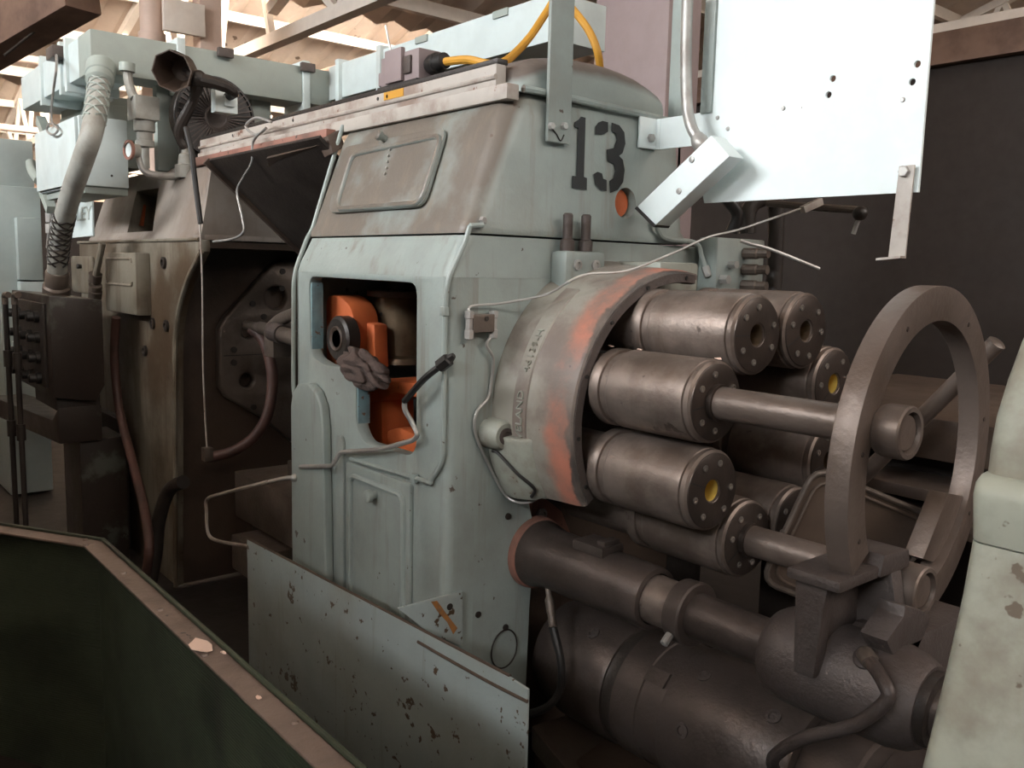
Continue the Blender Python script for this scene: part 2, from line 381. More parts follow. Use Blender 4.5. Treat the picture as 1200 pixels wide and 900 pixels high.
struct('trim_1', MB().box((-7.6, 7.9, 3.45), (8, 8.3, 3.72)), 'beam', 'brown timber beam along the top of the dark partition')
def truss(y, a, zc, label):
    t = thing('roof_truss', label, 'truss', (a - 4, y, zc), 'roof trusses')
    part('bottom_chord', MB().bar((a, y, zc), (a - 8, y, zc), .14, .14), 'truss', t)
    part('top_chord', MB().bar((a, y, 7.05), (a - 8, y, 4.5), .12, .12), 'truss', t)
    n = 5
    for i in range(n):
        x0 = a - 8 * i / n; x1 = a - 8 * (i + 1) / n; xm = (x0 + x1) / 2
        zt = lambda x: 7.05 - 2.55 * (a - x) / 8
        part('web_strut', MB().bar((x0, y, zc), (xm, y, zt(xm)), .08, .08), 'truss', t)
        if i < n - 1: part('web_strut', MB().bar((xm, y, zt(xm)), (x1, y, zc), .08, .08), 'truss', t)
for k in (0, 1, 2):
    for j, y in enumerate((4.6, 9.5, 14.5)):
        truss(y, -2 - 8 * k, 4.15, 'cream steel roof truss in the %s row past the wire trough, %s roof bay' % (('first', 'second', 'third')[j], ('nearest', 'middle', 'farthest')[k]))
# unseen machine added behind the camera to shade the lower left
t = thing('added_shade_machine', 'dark green unseen machine added across the aisle to shade the lower left', 'machine', (-5.2, -2.4, 0))
part('body', MB().box((-9.5, -3.3, .02), (-1.05, -1.55, 1.9)), 'left', t, bevel=.03)
part('hood', MB().prism([(-3.25, 1.9), (-1.58, 1.9), (-1.65, 2.75), (-1.8, 2.9), (-2.9, 2.9), (-3.15, 2.75)], 'X', -9.45, -1.1), 'hood_brown', t, bevel=.04)
for x in (-2.4, -4.4, -6.4): part('service_door', MB().box((x - .5, -1.55, .3), (x + .5, -1.53, 1.5)), 'left', t, bevel=.008)
# purlin pipes under the roof
for i, (p, q, r) in enumerate([((-9, 5.5, 4.0), (-30, 5.5, 4.0), .05), ((-14, 2, 4.3), (-14, 20, 4.3), .06), ((-20, 2, 4.1), (-20, 20, 4.1), .07)]):
    pp = MB().cyl(p, q, r, 10)
    solo('roof_pipe', pp, 'pinkpipe', ['cream pipe running lengthwise under the trusses', 'cream pipe crossing under the trusses nearest the machine', 'cream pipe crossing under the trusses toward the far wall'][i], 'pipe', 'roof pipes')
# thick brown timber crossing the upper left corner
solo('roof_beam', MB().bar(PX(-30, 60, -9.0), PX(95, -14, -7.5), .30, .34), 'beam', 'thick dark brown timber beam under the roof', 'beam', bevel=.02)
# columns
t = thing('building_column', 'mauve painted steel column rising behind the hood cap', 'column', (-3.85, 4.2, 0))
x0 = PY(697, 60, 4.2).x; x1 = PY(782, 60, 4.2).x
part('web_plate', MB().box((x0, 4.34, 0), (x1, 4.37, 6.0)), 'mauve', t, bevel=.004)
part('front_flange', MB().box((x0, 4.2, 0), (x1, 4.23, 6.0)), 'mauve', t, bevel=.004)
part('side_flange', MB().box((x1 - .03, 4.23, 0), (x1, 4.5, 6.0)), 'mauve', t, bevel=.004)
t = thing('pipe_column', 'round cream pipe column behind the wire trough', 'column', tuple(PX(178, 40, -9.0).xy) + (0,))
p = PX(178, 40, -9.0); part('shaft', MB().cyl((p.x, p.y, 0), (p.x, p.y, 5.6), .105, 20), 'pinkpipe', t)
part('collar', MB().cyl((p.x, p.y, 3.6), (p.x, p.y, 3.75), .125, 20), 'pinkpipe', t)
p = PX(243, 40, -9.0); t = thing('box_column', 'square cream column with bolted plate beside the pipe column', 'column', (p.x, p.y, 0))
part('shaft', MB().box((p.x - .1, p.y - .11, 0), (p.x + .1, p.y + .11, 5.6)), 'pinkpipe', t, bevel=.01)
q0 = PX(192, 35, -8.85); q1 = PX(228, 10, -8.85)
part('bracket_plate', MB().box((-8.9, q0.y, q0.z), (-8.84, q1.y + .1, q1.z + .05)), 'truss', t, bevel=.008)
# line shaft wires over the trough
solo('ceiling_wire', MB().tube([PX(5, 65, -8), PX(60, 22, -8), PX(98, -5, -8)], .012, 6), 'dark', 'thin dark guy wire with a clamp in the roof', 'wire')

# ================================================================== MAIN SPINDLE HOUSING
X0, X1, YF, ZS = -2.88, -1.95, 1.40, 1.70
YC, ZC, RC = 2.0007, 1.18435, .28813
H = thing('spindle_housing', 'mint green machine housing marked 13 with an open window in its front', 'machine', (-2.4, 1.8, 0))
win = rpoly([(-2.775, 1.556), (-2.112, 1.552), (-2.108, 1.075), (-2.14, 1.045), (-2.41, 1.04), (-2.455, 1.09), (-2.455, 1.23), (-2.50, 1.27), (-2.66, 1.262), (-2.768, 1.285)],
            [.04, .04, .03, .02, .03, .03, .06, .05, .03, .04])
part('front_panel', plate([(X0 + .02, .02), (X1 - .03, .02), (X1 - .03, 1.575), (X0 + .02, 1.575)], [win], 'Y', YF, YF + .045, .006), 'mint', H)
cor = MB()
def arcp(cx, cy, r, a0, a1, n=6): return [(cx + r * math.cos(math.radians(a0 + (a1 - a0) * k / n)), cy + r * math.sin(math.radians(a0 + (a1 - a0) * k / n))) for k in range(n + 1)]
pc = arcp(X1 - .03, YF + .03, .03, 270, 360) + [(X1, 1.50), (X1 - .02, 1.50)] + list(reversed(arcp(X1 - .03, YF + .03, .012, 270, 360)))
part('corner_post', MB().prism(pc, 'Z', .02, 1.575), 'mint', H)
pl = list(reversed(arcp(X0 + .02, YF + .02, .02, 180, 270))) + [(X0, 2.6), (X0 + .03, 2.6), (X0 + .03, YF + .03)]
part('side_panel', MB().prism(pl, 'Z', .02, 1.575), 'mint', H)
# end wall with the round notch for the spindle flange
notch = [(YC + .43 * math.cos(math.radians(a)), ZC + .43 * math.sin(math.radians(a))) for a in range(212, -36, -8)]
endp = [(1.50, .02), (1.69, .02), (1.715, .3), (1.72, .55), (1.735, .80), (1.705, .90), (1.66, .955)] + notch + [(2.55, .95), (2.55, 1.575), (1.50, 1.575)]
part('end_panel', plate(endp, [], 'X', X1 - .03, X1), 'mint', H)
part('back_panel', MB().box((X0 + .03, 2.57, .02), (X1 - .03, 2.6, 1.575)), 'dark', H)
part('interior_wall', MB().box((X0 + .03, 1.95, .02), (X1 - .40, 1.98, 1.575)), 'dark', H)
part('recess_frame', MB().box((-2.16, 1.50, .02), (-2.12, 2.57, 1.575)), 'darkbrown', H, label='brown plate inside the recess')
# neck between front panel and hood, leaning back
def ringz(z, yf, xl, xr, yb, r, rl=None): return [(p[0], p[1], z) for p in rrect(xl, xr, yf, yb, r, rl=rl)]
part('neck', MB().loft([ringz(1.572, YF, X0, X1 + .001, 2.60, .03), ringz(1.60, YF + .008, X0, X1, 2.6, .032), ringz(1.688, YF + .052, X0, X1, 2.6, .04)]), 'mint', H)
hood = part('hood', MB().loft([ringz(1.694, YF + .056, X0 - .004, X1 + .004, 2.40, .05, .02), ringz(1.712, YF + .058, X0 - .006, X1 + .008, 2.40, .05, .02), ringz(1.735, YF + .072, X0, X1, 2.39, .055, .02),
      ringz(1.9, YF + .135, X0, X1, 2.37, .065, .02), ringz(2.03, YF + .185, X0, X1, 2.35, .07, .02), ringz(2.075, YF + .212, X0, X1 - .012, 2.33, .07, .02), ringz(2.10, YF + .25, X0, X1 - .04, 2.30, .06, .02)]), 'hood', H, smooth=50)
hc = PX(733, 238, X1); cut(hood, MB().cyl((X1 - .10, hc.y, hc.z), (X1 + .1, hc.y, hc.z), .048, 28), 'wire')
part('sight_plug', MB().cyl((X1 - .10, hc.y - .01, hc.z), (X1 - .022, hc.y - .01, hc.z), .044, 24), 'orange', H, label='orange plug inside the round hole')
# rounded cap on top
def arch(x, y0, y1, z0, zt, n=14):
    return [(x, y0, z0)] + [(x, (y0 + y1) / 2 - (y1 - y0) / 2 * math.cos(PI * k / n), z0 + .02 + (zt - z0 - .02) * math.sin(PI * k / n) ** .75) for k in range(n + 1)] + [(x, y1, z0)]
cap = part('hood_cap', MB().loft([arch(-2.45, 1.64, 2.30, 2.10, 2.24), arch(-2.06, 1.64, 2.30, 2.10, 2.24), arch(-2.02, 1.645, 2.295, 2.10, 2.232), arch(-1.985, 1.66, 2.28, 2.10, 2.205), arch(-1.972, 1.68, 2.265, 2.10, 2.17)]), 'cap', H, smooth=60)
part('cap_bead', MB().tube([(-1.953, 1.648, 2.102), (-1.952, 1.70, 2.102), (-1.952, 1.95, 2.098), (-1.952, 2.28, 2.09)], .011, 8), 'hood', H)
# hinged cover on the sloping hood front
sn = Vector((0, -.93, .36)).normalized(); sp0 = Vector((0, YF + .058 + .077, 1.9))
def SL(u, v, o=0): return PN(u, v, sp0 + sn * o, sn)
def ring_tube(pts, r, rc=.03, seg=8):
    p = rpoly3(pts, rc); return MB().tube(p + [p[0], p[1]], r, seg, sm=False)
def rpoly3(pts, r, n=4):
    out = []; N = len(pts)
    for i in range(N):
        a, b, c = pts[i - 1], pts[i], pts[(i + 1) % N]; d1 = a - b; d2 = c - b
        k = min(r, d1.length * .4, d2.length * .4); s_ = b + d1.normalized() * k; e = b + d2.normalized() * k
        for j in range(n + 1):
            t = j / n; out.append(s_ * (1 - t) ** 2 + b * 2 * t * (1 - t) + e * t * t)
    return out
cp = [SL(405, 174, .004), SL(527, 150, .004), SL(499, 243, .004), SL(387, 251, .004)]
cov = part('hood_cover', MB().slab(rpoly3(cp, .045), sn * .012), 'hood', H, bevel=.004)
ci = [SL(413, 181, .018), SL(518, 158, .018), SL(493, 238, .018), SL(394, 245, .018)]
part('cover_bead', ring_tube(ci, .009, .04), 'hood', cov)
k0 = SL(452, 163, .014); part('latch_knob', MB().lathe([(0, .012), (.02, .012), (.022, .017), (.034, .017), (.038, .012)], k0, sn, 16), 'hood', cov)
for i, (u, v) in enumerate([(458, 176), (456, 183), (455, 190), (454, 197), (452, 204)]):
    part('chain_link', MB().lathe([(0, .0045), (.006, .0045)], SL(u, v, .016), sn, 8), 'galv', cov)
# lower service door
dp = [PY(411, 540, YF), PY(486, 565, YF), PY(481, 716, YF), PY(411, 694, YF)]
zt = .955; dx0, dx1, dz0 = -2.495, -2.115, .40
door = part('service_door', plate(rrect(dx0, dx1, dz0, .965, .012), [], 'Y', YF - .014, YF, .004), 'mint', H)
part('door_bead', MB().tube([Vector((x, YF - .016, z)) for x, z in rrect(dx0 + .035, dx1 - .03, dz0 + .03, .925, .03)] + [Vector((dx1 - .03, YF - .016, .9))], .010, 8, sm=False), 'mint', door)
kk = PY(440, 580, YF - .016); part('door_knob', MB().lathe([(0, .012), (.015, .012), (.018, .02), (.032, .02), (.036, .014)], kk, (0, -1, 0), 18), 'mint', door)
# bulged cover at the left of the front
bp = [(-2.855, .03), (-2.855, 1.10), (-2.84, 1.15), (-2.80, 1.185), (-2.72, 1.195), (-2.665, 1.175), (-2.63, 1.13), (-2.615, 1.06), (-2.60, .55), (-2.60, .03)]
part('bulged_cover', MB().prism(bp, 'Y', YF - .035, YF), 'mint', H, bevel=.012, seg=3)
part('fold_strip', MB().prism([(-2.57, .03), (-2.57, 1.02), (-2.56, 1.04), (-2.53, 1.04), (-2.52, 1.02), (-2.52, .03)], 'Y', YF - .012, YF), 'mint', H, bevel=.005)
# bead along the left edge of front and hood
part('edge_bead', MB().tube(round_corners([PX(402, 147, X0 + .0), (X0, 1.468, 1.72), (X0, 1.448, 1.69), (X0 + .01, 1.39, 1.56), (X0 + .01, 1.385, 1.15), (X0 + .04, 1.385, 1.10)], .05), .008, 8, sm=False), 'mint', H)
# window jambs
part('window_jamb', MB().box((-2.7745, YF + .006, 1.30), (-2.766, YF + .05, 1.535)), 'blue', H, bevel=.002, label='worn blue inside edge of the opening')
part('window_jamb', MB().box((-2.459, YF + .006, 1.09), (-2.450, YF + .05, 1.235)), 'blue', H, bevel=.002)
# stencilled number
def stencil(pts): return MB().slab([PX(600 + x / 3, y / 3, X1 + .0035) for x, y in pts], (.0012, 0, 0))
one = [(242, 410), (258, 414), (252, 622), (263, 626), (262, 668), (210, 661), (212, 618), (226, 620), (232, 450), (219, 447), (219, 430), (235, 420)]
three = [[(292, 472), (293, 445), (303, 431), (318, 425), (337, 430), (337, 463), (324, 471), (312, 474)],
         [(350, 431), (377, 441), (394, 465), (398, 505), (388, 538), (376, 548), (389, 562), (395, 598), (390, 640), (371, 668), (345, 678), (343, 636), (356, 626), (363, 602), (358, 578), (335, 565), (333, 526), (358, 520), (368, 492), (363, 470), (350, 461)],
         [(287, 612), (300, 604), (316, 610), (320, 628), (332, 633), (332, 672), (312, 670), (292, 648)]]
part('stencilled_digit', stencil(one), 'num', H, smooth=0, label='black stencilled digit 1')
d3 = part('stencilled_digit', stencil(three[1]), 'num', H, smooth=0, label='black stencilled digit 3')
for q in (three[0], three[2]): part('stencil_stroke', stencil(q), 'num', d3, smooth=0)
# small bolts and plugs on the end wall
for u, v in ((565, 258),): part('bolt', hexbolt(PX(u, v, X1 + .004), (1, 0, 0), .011, .012), 'galv', H)
for u, v in ((595, 605), (560, 720), (592, 735)): part('plug', MB().lathe([(0, .01), (.004, .01), (.005, .006)], PX(u, v, X1), (1, 0, 0), 12), 'dark', H)
wl = PX(590, 760, X1); part('wire_ring', MB().tube([(X1 + .004, wl.y + .05 * math.cos(a), wl.z + .06 * math.sin(a)) for a in [i * PI / 8 for i in range(17)]], .0025, 6), 'dark', H)

# spindle flange casting (half ring)
FL = thing('spindle_flange', 'curved flange casting with worn orange band around the spindle bundle', 'flange', (X1, YC, ZC))
def sweep(prof, a0, a1, seg=40):
    rings = []
    for k in range(seg + 1):
        a = math.radians(a0 + (a1 - a0) * k / seg)
        rings.append([(t, YC + r * math.cos(a), ZC + r * math.sin(a)) for t, r in prof])
    return MB().loft(rings)
fp = [(X1, .40), (X1, .445), (X1 + .02, .445), (X1 + .04, .437), (X1 + .20, .428), (X1 + .275, .423), (X1 + .30, .418), (X1 + .305, .412), (X1 + .305, .40)]
part('ring_body', sweep(fp, 80, 212), 'flange', FL, smooth=30)
part('face_ring', sweep([(X1 + .27, .385), (X1 + .27, .40), (X1 + .311, .412), (X1 + .312, .388), (X1 + .30, .385)], 82, 211), 'cast', FL, smooth=30, label='dark iron face ring of the flange')
for a in (88, 112, 136, 160, 184, 204):
    c = (X1 + .312, YC + .40 * math.cos(math.radians(a)), ZC + .40 * math.sin(math.radians(a)))
    part('face_hole_disc', MB().lathe([(0, .006), (.003, .006)], c, (1, 0, 0), 10), 'black', FL)  # black discs painted in place of the shade inside small holes
part('inner_drum', MB().lathe([(0, .352), (.06, .352), (.07, .335)], (X1 - .17, YC, ZC), (1, 0, 0), 40), 'dark', FL)
# top lug, lower lobes
lug = part('top_lug', MB().box((X1, 1.765, 1.535), (X1 + .07, 1.93, 1.655)), 'mint', FL, bevel=.015, label='pale mint lug carrying two studs')
for y in (1.80, 1.875):
    b = part('stud', MB().lathe([(0, .022), (.03, .022), (.035, .015), (.105, .015), (.11, .011)], (X1 + .035, y, 1.655), (0, 0, 1), 14), 'cast', lug)
    part('lug_bolt', MB().lathe([(0, .016), (.006, .016), (.007, .009), (.002, .008)], (X1 + .07, y + .01, 1.615), (1, 0, 0), 14), 'galv', lug)
part('end_lug', MB().box((X1, 2.03, 1.54), (X1 + .20, 2.21, 1.63)), 'lobe', FL, bevel=.012)
lb = part('lower_lobe', sweep([(X1, .41), (X1, .468), (X1 + .06, .468), (X1 + .12, .455), (X1 + .16, .43), (X1 + .16, .41)], 187, 212, 12), 'lobe', FL, bevel=.006, label='pale lobe with a recessed bolt below the ring')
ba = math.radians(187); bc = Vector((X1, YC + .452 * math.cos(ba), ZC + .452 * math.sin(ba)))
part('boss', MB().lathe([(0, .046), (.06, .043), (.072, .036)], bc, (1, 0, 0), 24), 'lobe', lb)
part('recessed_bolt', MB().lathe([(0, .024), (.005, .024), (.006, .015), (.002, .014)], bc + Vector((.071, 0, 0)), (1, 0, 0), 18), 'cast', lb)
def on_ring(x, y, d):
    a = math.radians(196) - x / .446
    r = .4385 + d
    return (X1 + .125 - y * .95, YC + r * math.cos(a), ZC + r * math.sin(a))
part('cast_lettering', text_mb('CLEVELAND', .036, .003, lambda x, y, d: on_ring(x * 1.05, y, d)), 'lobe', FL, smooth=0, label='raised foundry name')
part('cast_lettering', text_mb('46139-H', .036, .003, lambda x, y, d: on_ring(x * 1.05 + .26, y, d)), 'lobe', FL, smooth=0, label='raised foundry number')
part('letter_pad', sweep([(X1 + .075, .425), (X1 + .085, .4385), (X1 + .135, .4355), (X1 + .145, .42)], 124, 188), 'flange', FL)

# ================================================================== EIGHT SPINDLE CYLINDERS
XE = -1.30; RCY = .1045
def cyl_pos(i, r=RC):
    a = math.radians(112.5 - 45 * i) + .0204; return YC + r * math.cos(a), ZC + r * math.sin(a)
SP = thing('spindle_cylinder', '', 'spindle', (XE, 0, 0), 'eight stock spindles in the flange')
part('barrel', MB().lathe([(-.62, .085), (-.338, .085), (-.337, .100), (-.333, .1045), (-.306, .1045), (-.302, .102), (-.301, .0955), (-.276, .0955), (-.275, .1015), (-.271, RCY), (-.03, RCY), (-.024, .1025), (-.022, .098), (-.019, .098), (-.018, .1015), (-.006, .1015), (0, .094), (0, .028), (-.12, .028)], (XE, 0, 0), (1, 0, 0), 48), 'steel', SP)
ec = part('end_cap', MB().lathe([(-.004, .0955), (.002, .0945), (.003, .093), (.003, .032), (.0015, .030), (-.004, .030), (-.004, .0955)], (XE, 0, 0), (1, 0, 0), 48), 'steel_face', SP)
bolt = None
for k in range(6):
    a = math.radians(20 + 60 * k + (12 if k % 2 else 0)); r = .070
    part('cap_bolt', MB().lathe([(0, .0085), (.0035, .0085), (.004, .0045), (.0015, .004)], (XE + .0025, r * math.cos(a), r * math.sin(a)), (1, 0, 0), 12), 'bolt', ec)
part('cap_slot', MB().box((XE + .0028, -.092, -.0015), (XE + .0036, -.036, .0015)), 'black', ec)
part('bore_liner', MB().lathe([(-.11, .0265), (-.004, .0265), (-.004, .0278), (-.11, .0278), (-.11, .0265)], (XE, 0, 0), (1, 0, 0), 24), 'brass', SP)
labs = ['dark steel spindle cylinder with open bore, nearest the flange end lug',
        'dark steel spindle cylinder with open bore beside the manifold',
        'dark steel spindle cylinder with yellow lined bore behind the upper rod',
        'dark steel spindle cylinder tucked under the upper rod by the ring',
        'dark steel spindle cylinder half hidden by the brown pan',
        'dark steel spindle cylinder gripping the lower rod',
        'dark steel spindle cylinder with yellow bore between both rods, facing the lobe',
        'dark steel spindle cylinder gripping the upper rod']
for i in range(8):
    o = SP if i == 0 else copy_tree(SP)
    y, z = cyl_pos(i); o.location = (XE, y, z); o.rotation_euler.x = math.radians([0, 25, 40, 15, 50, 30, -20, 8][i]); o['label'] = labs[i]
    if i in (2, 6):
        for ch in o.children:
            if ch.name.startswith('bore_liner'): ch.data = ch.data.copy(); ch.data.materials[0] = M['yellow_in']; ch['label'] = 'yellow bore liner'

# feed rods with end sleeves
def rod(i, x1, label, lb, r=.040, sl=.085):
    y, z = cyl_pos(i); t = thing('feed_rod', label, 'rod', (XE, y, z), 'stock feed rods')
    part('shaft', MB().lathe([(-.1, .0275), (.0, .0275), (.001, r), (x1 - XE - .02, r), (x1 - XE - .01, r * .9)], (XE + .002, y, z), (1, 0, 0), 28), 'ring', t)
    s = part('end_sleeve', MB().lathe([(-sl, r), (-sl + .003, .052), (-sl + .015, .056), (-.004, .056), (0, .053), (0, .044), (-.03, .041), (-.032, .005)], (x1, y, z), (1, 0, 0), 32), 'steel', t)
    part('collar', MB().lathe([(0, .046), (.014, .046)], (XE + .004, y, z), (1, 0, 0), 28), 'steel_face', t)
    part('sleeve_plug', MB().lathe([(-.029, .040), (-.024, .038), (-.024, .002)], (x1, y, z), (1, 0, 0), 20), 'galv', s)
rod(7, -.818, 'brown feed rod passing through the big ring', 0, sl=.062)
rod(5, -.832, 'brown feed rod running over the carriage casting', 0)

# big feed ring
t = thing('feed_ring', 'large flat brown iron ring standing on the carriage', 'ring', (-.925, 2.0, .784))
RZc, RO, RI = 1.184, .400, .322
ra = math.radians(4.3); rn_ = Vector((math.cos(ra), math.sin(ra), 0)); rt_ = Vector((-math.sin(ra), math.cos(ra), 0)); rc_ = Vector((-.90, 2.0, RZc))
arc = []
for k in range(73):
    an = math.radians(-74.5 + (208.8 + 74.5) * k / 72); dv = rt_ * math.cos(an) + Vector((0, 0, math.sin(an)))
    arc.append([rc_ + dv * r + rn_ * x for x, r in ((-.05, RI), (-.05, RO), (0, RO), (0, RI))])
part('rim', MB().loft(arc), 'ring', t, bevel=.002)
for a in (10, 60, 120, 170, 200, 330):
    part('rivet', MB().lathe([(0, .006), (.002, .005)], rc_ + rt_ * (.356 * math.cos(math.radians(a))) + Vector((0, 0, .356 * math.sin(math.radians(a)))), rn_, 10), 'steel_face', t)
part('guide_shoe', MB().slab([PX(u, v, -.935) for u, v in [(1112, 578), (1131, 582), (1107, 664), (1082, 655)]], (-.05, 0, 0)), 'ring', t, bevel=.004)
# long diagonal bar behind the ring
a_, b_ = PY(1166, 404, 2.50), PY(1003, 566, 2.54)
t = thing('diagonal_bar', 'long round brown bar leaning behind the big ring', 'bar', tuple(b_))
part('shaft', MB().cyl(b_, a_, .024, 20), 'ring', t)
dd = (a_ - b_).normalized(); part('end_face', MB().lathe([(0, .0245), (.008, .0245), (.012, .018)], a_, dd, 20), 'tool', t)

# ================================================================== LOWER SHAFTS AND CARRIAGE
YS_, ZS_ = 1.74, .737
t = thing('slide_shaft', 'long dark slide shaft stepping out of a thick housing tube', 'shaft', (-1.9, YS_, ZS_))
def lx(prof, y=YS_, z=ZS_, seg=40): return MB().lathe([(x, r) for x, r in prof], (0, y, z), (1, 0, 0), seg)
ht = part('housing_tube', lx([(-1.99, .10), (-1.93, .104), (-1.86, .09), (-1.48, .086), (-1.465, .083), (-1.462, .07), (-1.5, .066)]), 'drum', t)
part('base_ring', lx([(-1.965, .108), (-1.955, .112), (-1.93, .109), (-1.92, .09)]), 'salmon', t, label='rust red base ring')
part('tube_boss', MB().box((-1.74, YS_ - .05, ZS_ + .075), (-1.62, YS_ + .04, ZS_ + .105)), 'drum', ht, bevel=.008)
part('tube_flat', MB().box((-1.66, YS_ - .03, ZS_ + .1), (-1.63, YS_ + .03, ZS_ + .118)), 'drum', ht, bevel=.004)
part('sleeve', lx([(-1.5, .066), (-1.46, .066), (-1.375, .063)]), 'steel', t)
cl = part('clamp_collar', lx([(-1.375, .06), (-1.375, .082), (-1.33, .084), (-1.325, .08), (-1.325, .06)]), 'drum', t)
part('clamp_screw', MB().lathe([(0, .011), (.03, .011), (.032, .007)], (-1.35, YS_ - .076, ZS_ - .04), (.1, -.8, -.5), 8), 'galv', cl)
part('bar', lx([(-1.4, .058), (-.45, .058)]), 'drum', t)
# carriage casting
t = thing('carriage', 'rough dark cast carriage clamped on the slide shaft, holding ring and rod', 'carriage', (-.92, YS_, ZS_))
sd = part('saddle', lx([(-1.09, .058), (-1.09, .092), (-1.07, .105), (-1.04, .108), (-.80, .108), (-.76, .10), (-.735, .085), (-.735, .058)]), 'cast', t)
part('cap_ring', lx([(-.735, .06), (-.735, .078), (-.715, .078), (-.713, .06)]), 'dark', sd)
yH, zH = cyl_pos(5)
part('upright_web', MB().prism([(YS_ - .075, ZS_ + .05), (YS_ - .10, zH - .02), (YS_ - .10, zH + .06), (YS_ + .01, zH + .06), (yH + .0, zH + .050), (yH + .03, zH - .03), (yH + .05, ZS_ + .06)], 'X', -.975, -.935), 'cast', t, bevel=.008)
part('platform', MB().prism([(-.99, zH + .052), (-.99, zH + .078), (-.868, zH + .078), (-.868, zH + .052)], 'Y', YS_ - .15, YS_ + .03), 'cast', t, bevel=.008)
part('upright_rib', MB().prism([(-.975, ZS_ + .02), (-.985, zH + .06), (-.905, zH + .06), (-.915, zH - .02), (-.925, ZS_ + .02)], 'Y', YS_ - .125, YS_ - .085), 'cast', t, bevel=.01)
part('clamp_block', MB().prism([(YS_ + .0, zH + .055), (YS_ + .015, zH + .104), (YS_ + .125, zH + .096), (YS_ + .135, zH + .054)], 'X', -.96, -.862), 'cast', t, bevel=.007)
part('gusset', MB().prism([(-.95, ZS_ + .08), (-.95, zH + .06), (-.865, zH + .06), (-.835, ZS_ + .10)], 'Y', YS_ + .055, YS_ + .10), 'cast', t, bevel=.008)
part('rod_boss', MB().lathe([(-.13, .056), (-.02, .058), (0, .052)], (-.915, yH, zH), (1, 0, 0), 28), 'cast', t)
part('bridge', MB().prism([(YS_ - .02, ZS_ + .06), (YS_ + .03, ZS_ + .115), (2.09, ZS_ + .10), (2.105, ZS_ - .05), (YS_, ZS_ - .08)], 'X', -.93, -.80), 'cast', t, bevel=.012)
lugp = [PX(u, v, -.80) for u, v in [(1060, 716), (1062, 704), (1080, 708), (1092, 716), (1086, 735), (1076, 756), (1050, 766), (1040, 745)]]
part('stop_lug', MB().slab([p_ + Vector((0, 0, -.012)) for p_ in lugp], (-.06, 0, 0)), 'cast', t, bevel=.005)
sa = math.radians(128); hs = Vector((-.845, YS_ + .106 * math.cos(sa), ZS_ + .106 * math.sin(sa))); hnrm = Vector((0, math.cos(sa), math.sin(sa)))
part('hose_boss', MB().lathe([(-.02, .03), (.004, .026), (.01, .018)], hs, hnrm, 16), 'cast', t)
hp = [hs, hs + hnrm * .03 + Vector((.01, -.012, 0)), PY(1036, 800, 1.575), PY(1038, 822, 1.565), PY(1000, 850, 1.56), PY(945, 864, 1.56), PY(912, 882, 1.58), PY(906, 898, 1.62), PY(925, 925, 1.68), PY(960, 960, 1.75)]
t = thing('grease_hose', 'black rubber hose looping down from the carriage casting', 'hose', tuple(hp[-1]))
part('rubber_hose', MB().tube(hp[1:], .014, 12), 'cast', t)
part('ferrule', MB().tube([hp[0], (hp[0] + hp[1]) / 2, hp[1], hp[1] + (hp[2] - hp[1]) * .35], [.012, .017, .013, .018, .016], 12, n=4), 'tool', t)
# big lower drum
YD, ZD = 1.93, .36
t = thing('lower_drum', 'wide dark greased drum under the slide shaft', 'drum', (-1.9, YD, ZD - .19))
part('end_section', lx([(-1.98, .165), (-1.93, .178), (-1.88, .186), (-1.68, .188), (-1.665, .182)], YD, ZD, 56), 'drum', t)
part('groove_band', lx([(-1.667, .175), (-1.655, .172), (-1.63, .172), (-1.62, .175)], YD, ZD, 56), 'dark', t)
part('middle_band', lx([(-1.625, .176), (-1.62, .186), (-1.53, .186), (-1.527, .181), (-1.45, .181), (-1.445, .17)], YD, ZD, 56), 'drum', t)
main = part('main_section', lx([(-1.447, .17), (-1.445, .190), (-1.43, .193), (-1.10, .193), (-1.09, .186), (-1.06, .186), (-1.055, .178)], YD, ZD, 56), 'drum', t)
part('tail_section', lx([(-1.058, .16), (-1.05, .165), (-.92, .165), (-.915, .15), (-.88, .15), (-.875, .158), (-.55, .158)], YD, ZD, 56), 'drum', t)
for x, a in ((-1.77, 125), (-1.37, 118), (-1.14, 125), (-1.36, 165)):
    n = Vector((0, math.cos(math.radians(a)), math.sin(math.radians(a)))); rr = .193 if x > -1.5 else .188
    part('socket_screw', MB().lathe([(0, .02), (.004, .02), (.005, .012), (-.002, .010)], Vector((x, YD, ZD)) + n * rr, n, 16), 'cast', t)
q = Vector((0, math.cos(math.radians(150)), math.sin(math.radians(150))))
part('key_plate', MB().slab([Vector((x, YD, ZD)) + Vector((0, math.cos(math.radians(a)), math.sin(math.radians(a)))) * .183 for x, a in ((-1.53, 128), (-1.46, 128), (-1.46, 142), (-1.53, 142))], q * .008), 'drum', main)
# hose beside the drum and base ledges
hp = [PX(642, 688, -1.84), PX(648, 735, -1.79), PX(657, 775, -1.75), PX(657, 806, -1.75), PX(642, 828, -1.77), PX(615, 838, -1.84), PX(590, 842, -1.86)]
t = thing('drain_hose', 'black hose with metal end hanging under the housing tube', 'hose', tuple(hp[-1]))
part('rubber_hose', MB().tube(hp[1:], .012, 10), 'black', t)
part('ferrule', MB().tube([hp[0], hp[0] + (hp[1] - hp[0]) * .5, hp[1]], [.009, .014, .012, .016], 12), 'tool', t)
t = thing('machine_bed', 'dark iron machine bed with stepped ledges under drum and ring', 'machine bed', (-1.5, 2.6, 0))
part('bed_block', MB().box((-1.93, 1.74, .02), (-.3, 3.6, .14)), 'darkbrown', t, bevel=.01)
part('bed_rib', MB().slab([Vector(PX(u, v, -1.9)) for u, v in [(622, 850), (712, 822), (745, 836), (640, 878), (622, 878)]], (.3, 0, -.12)), 'tool', t, bevel=.01)
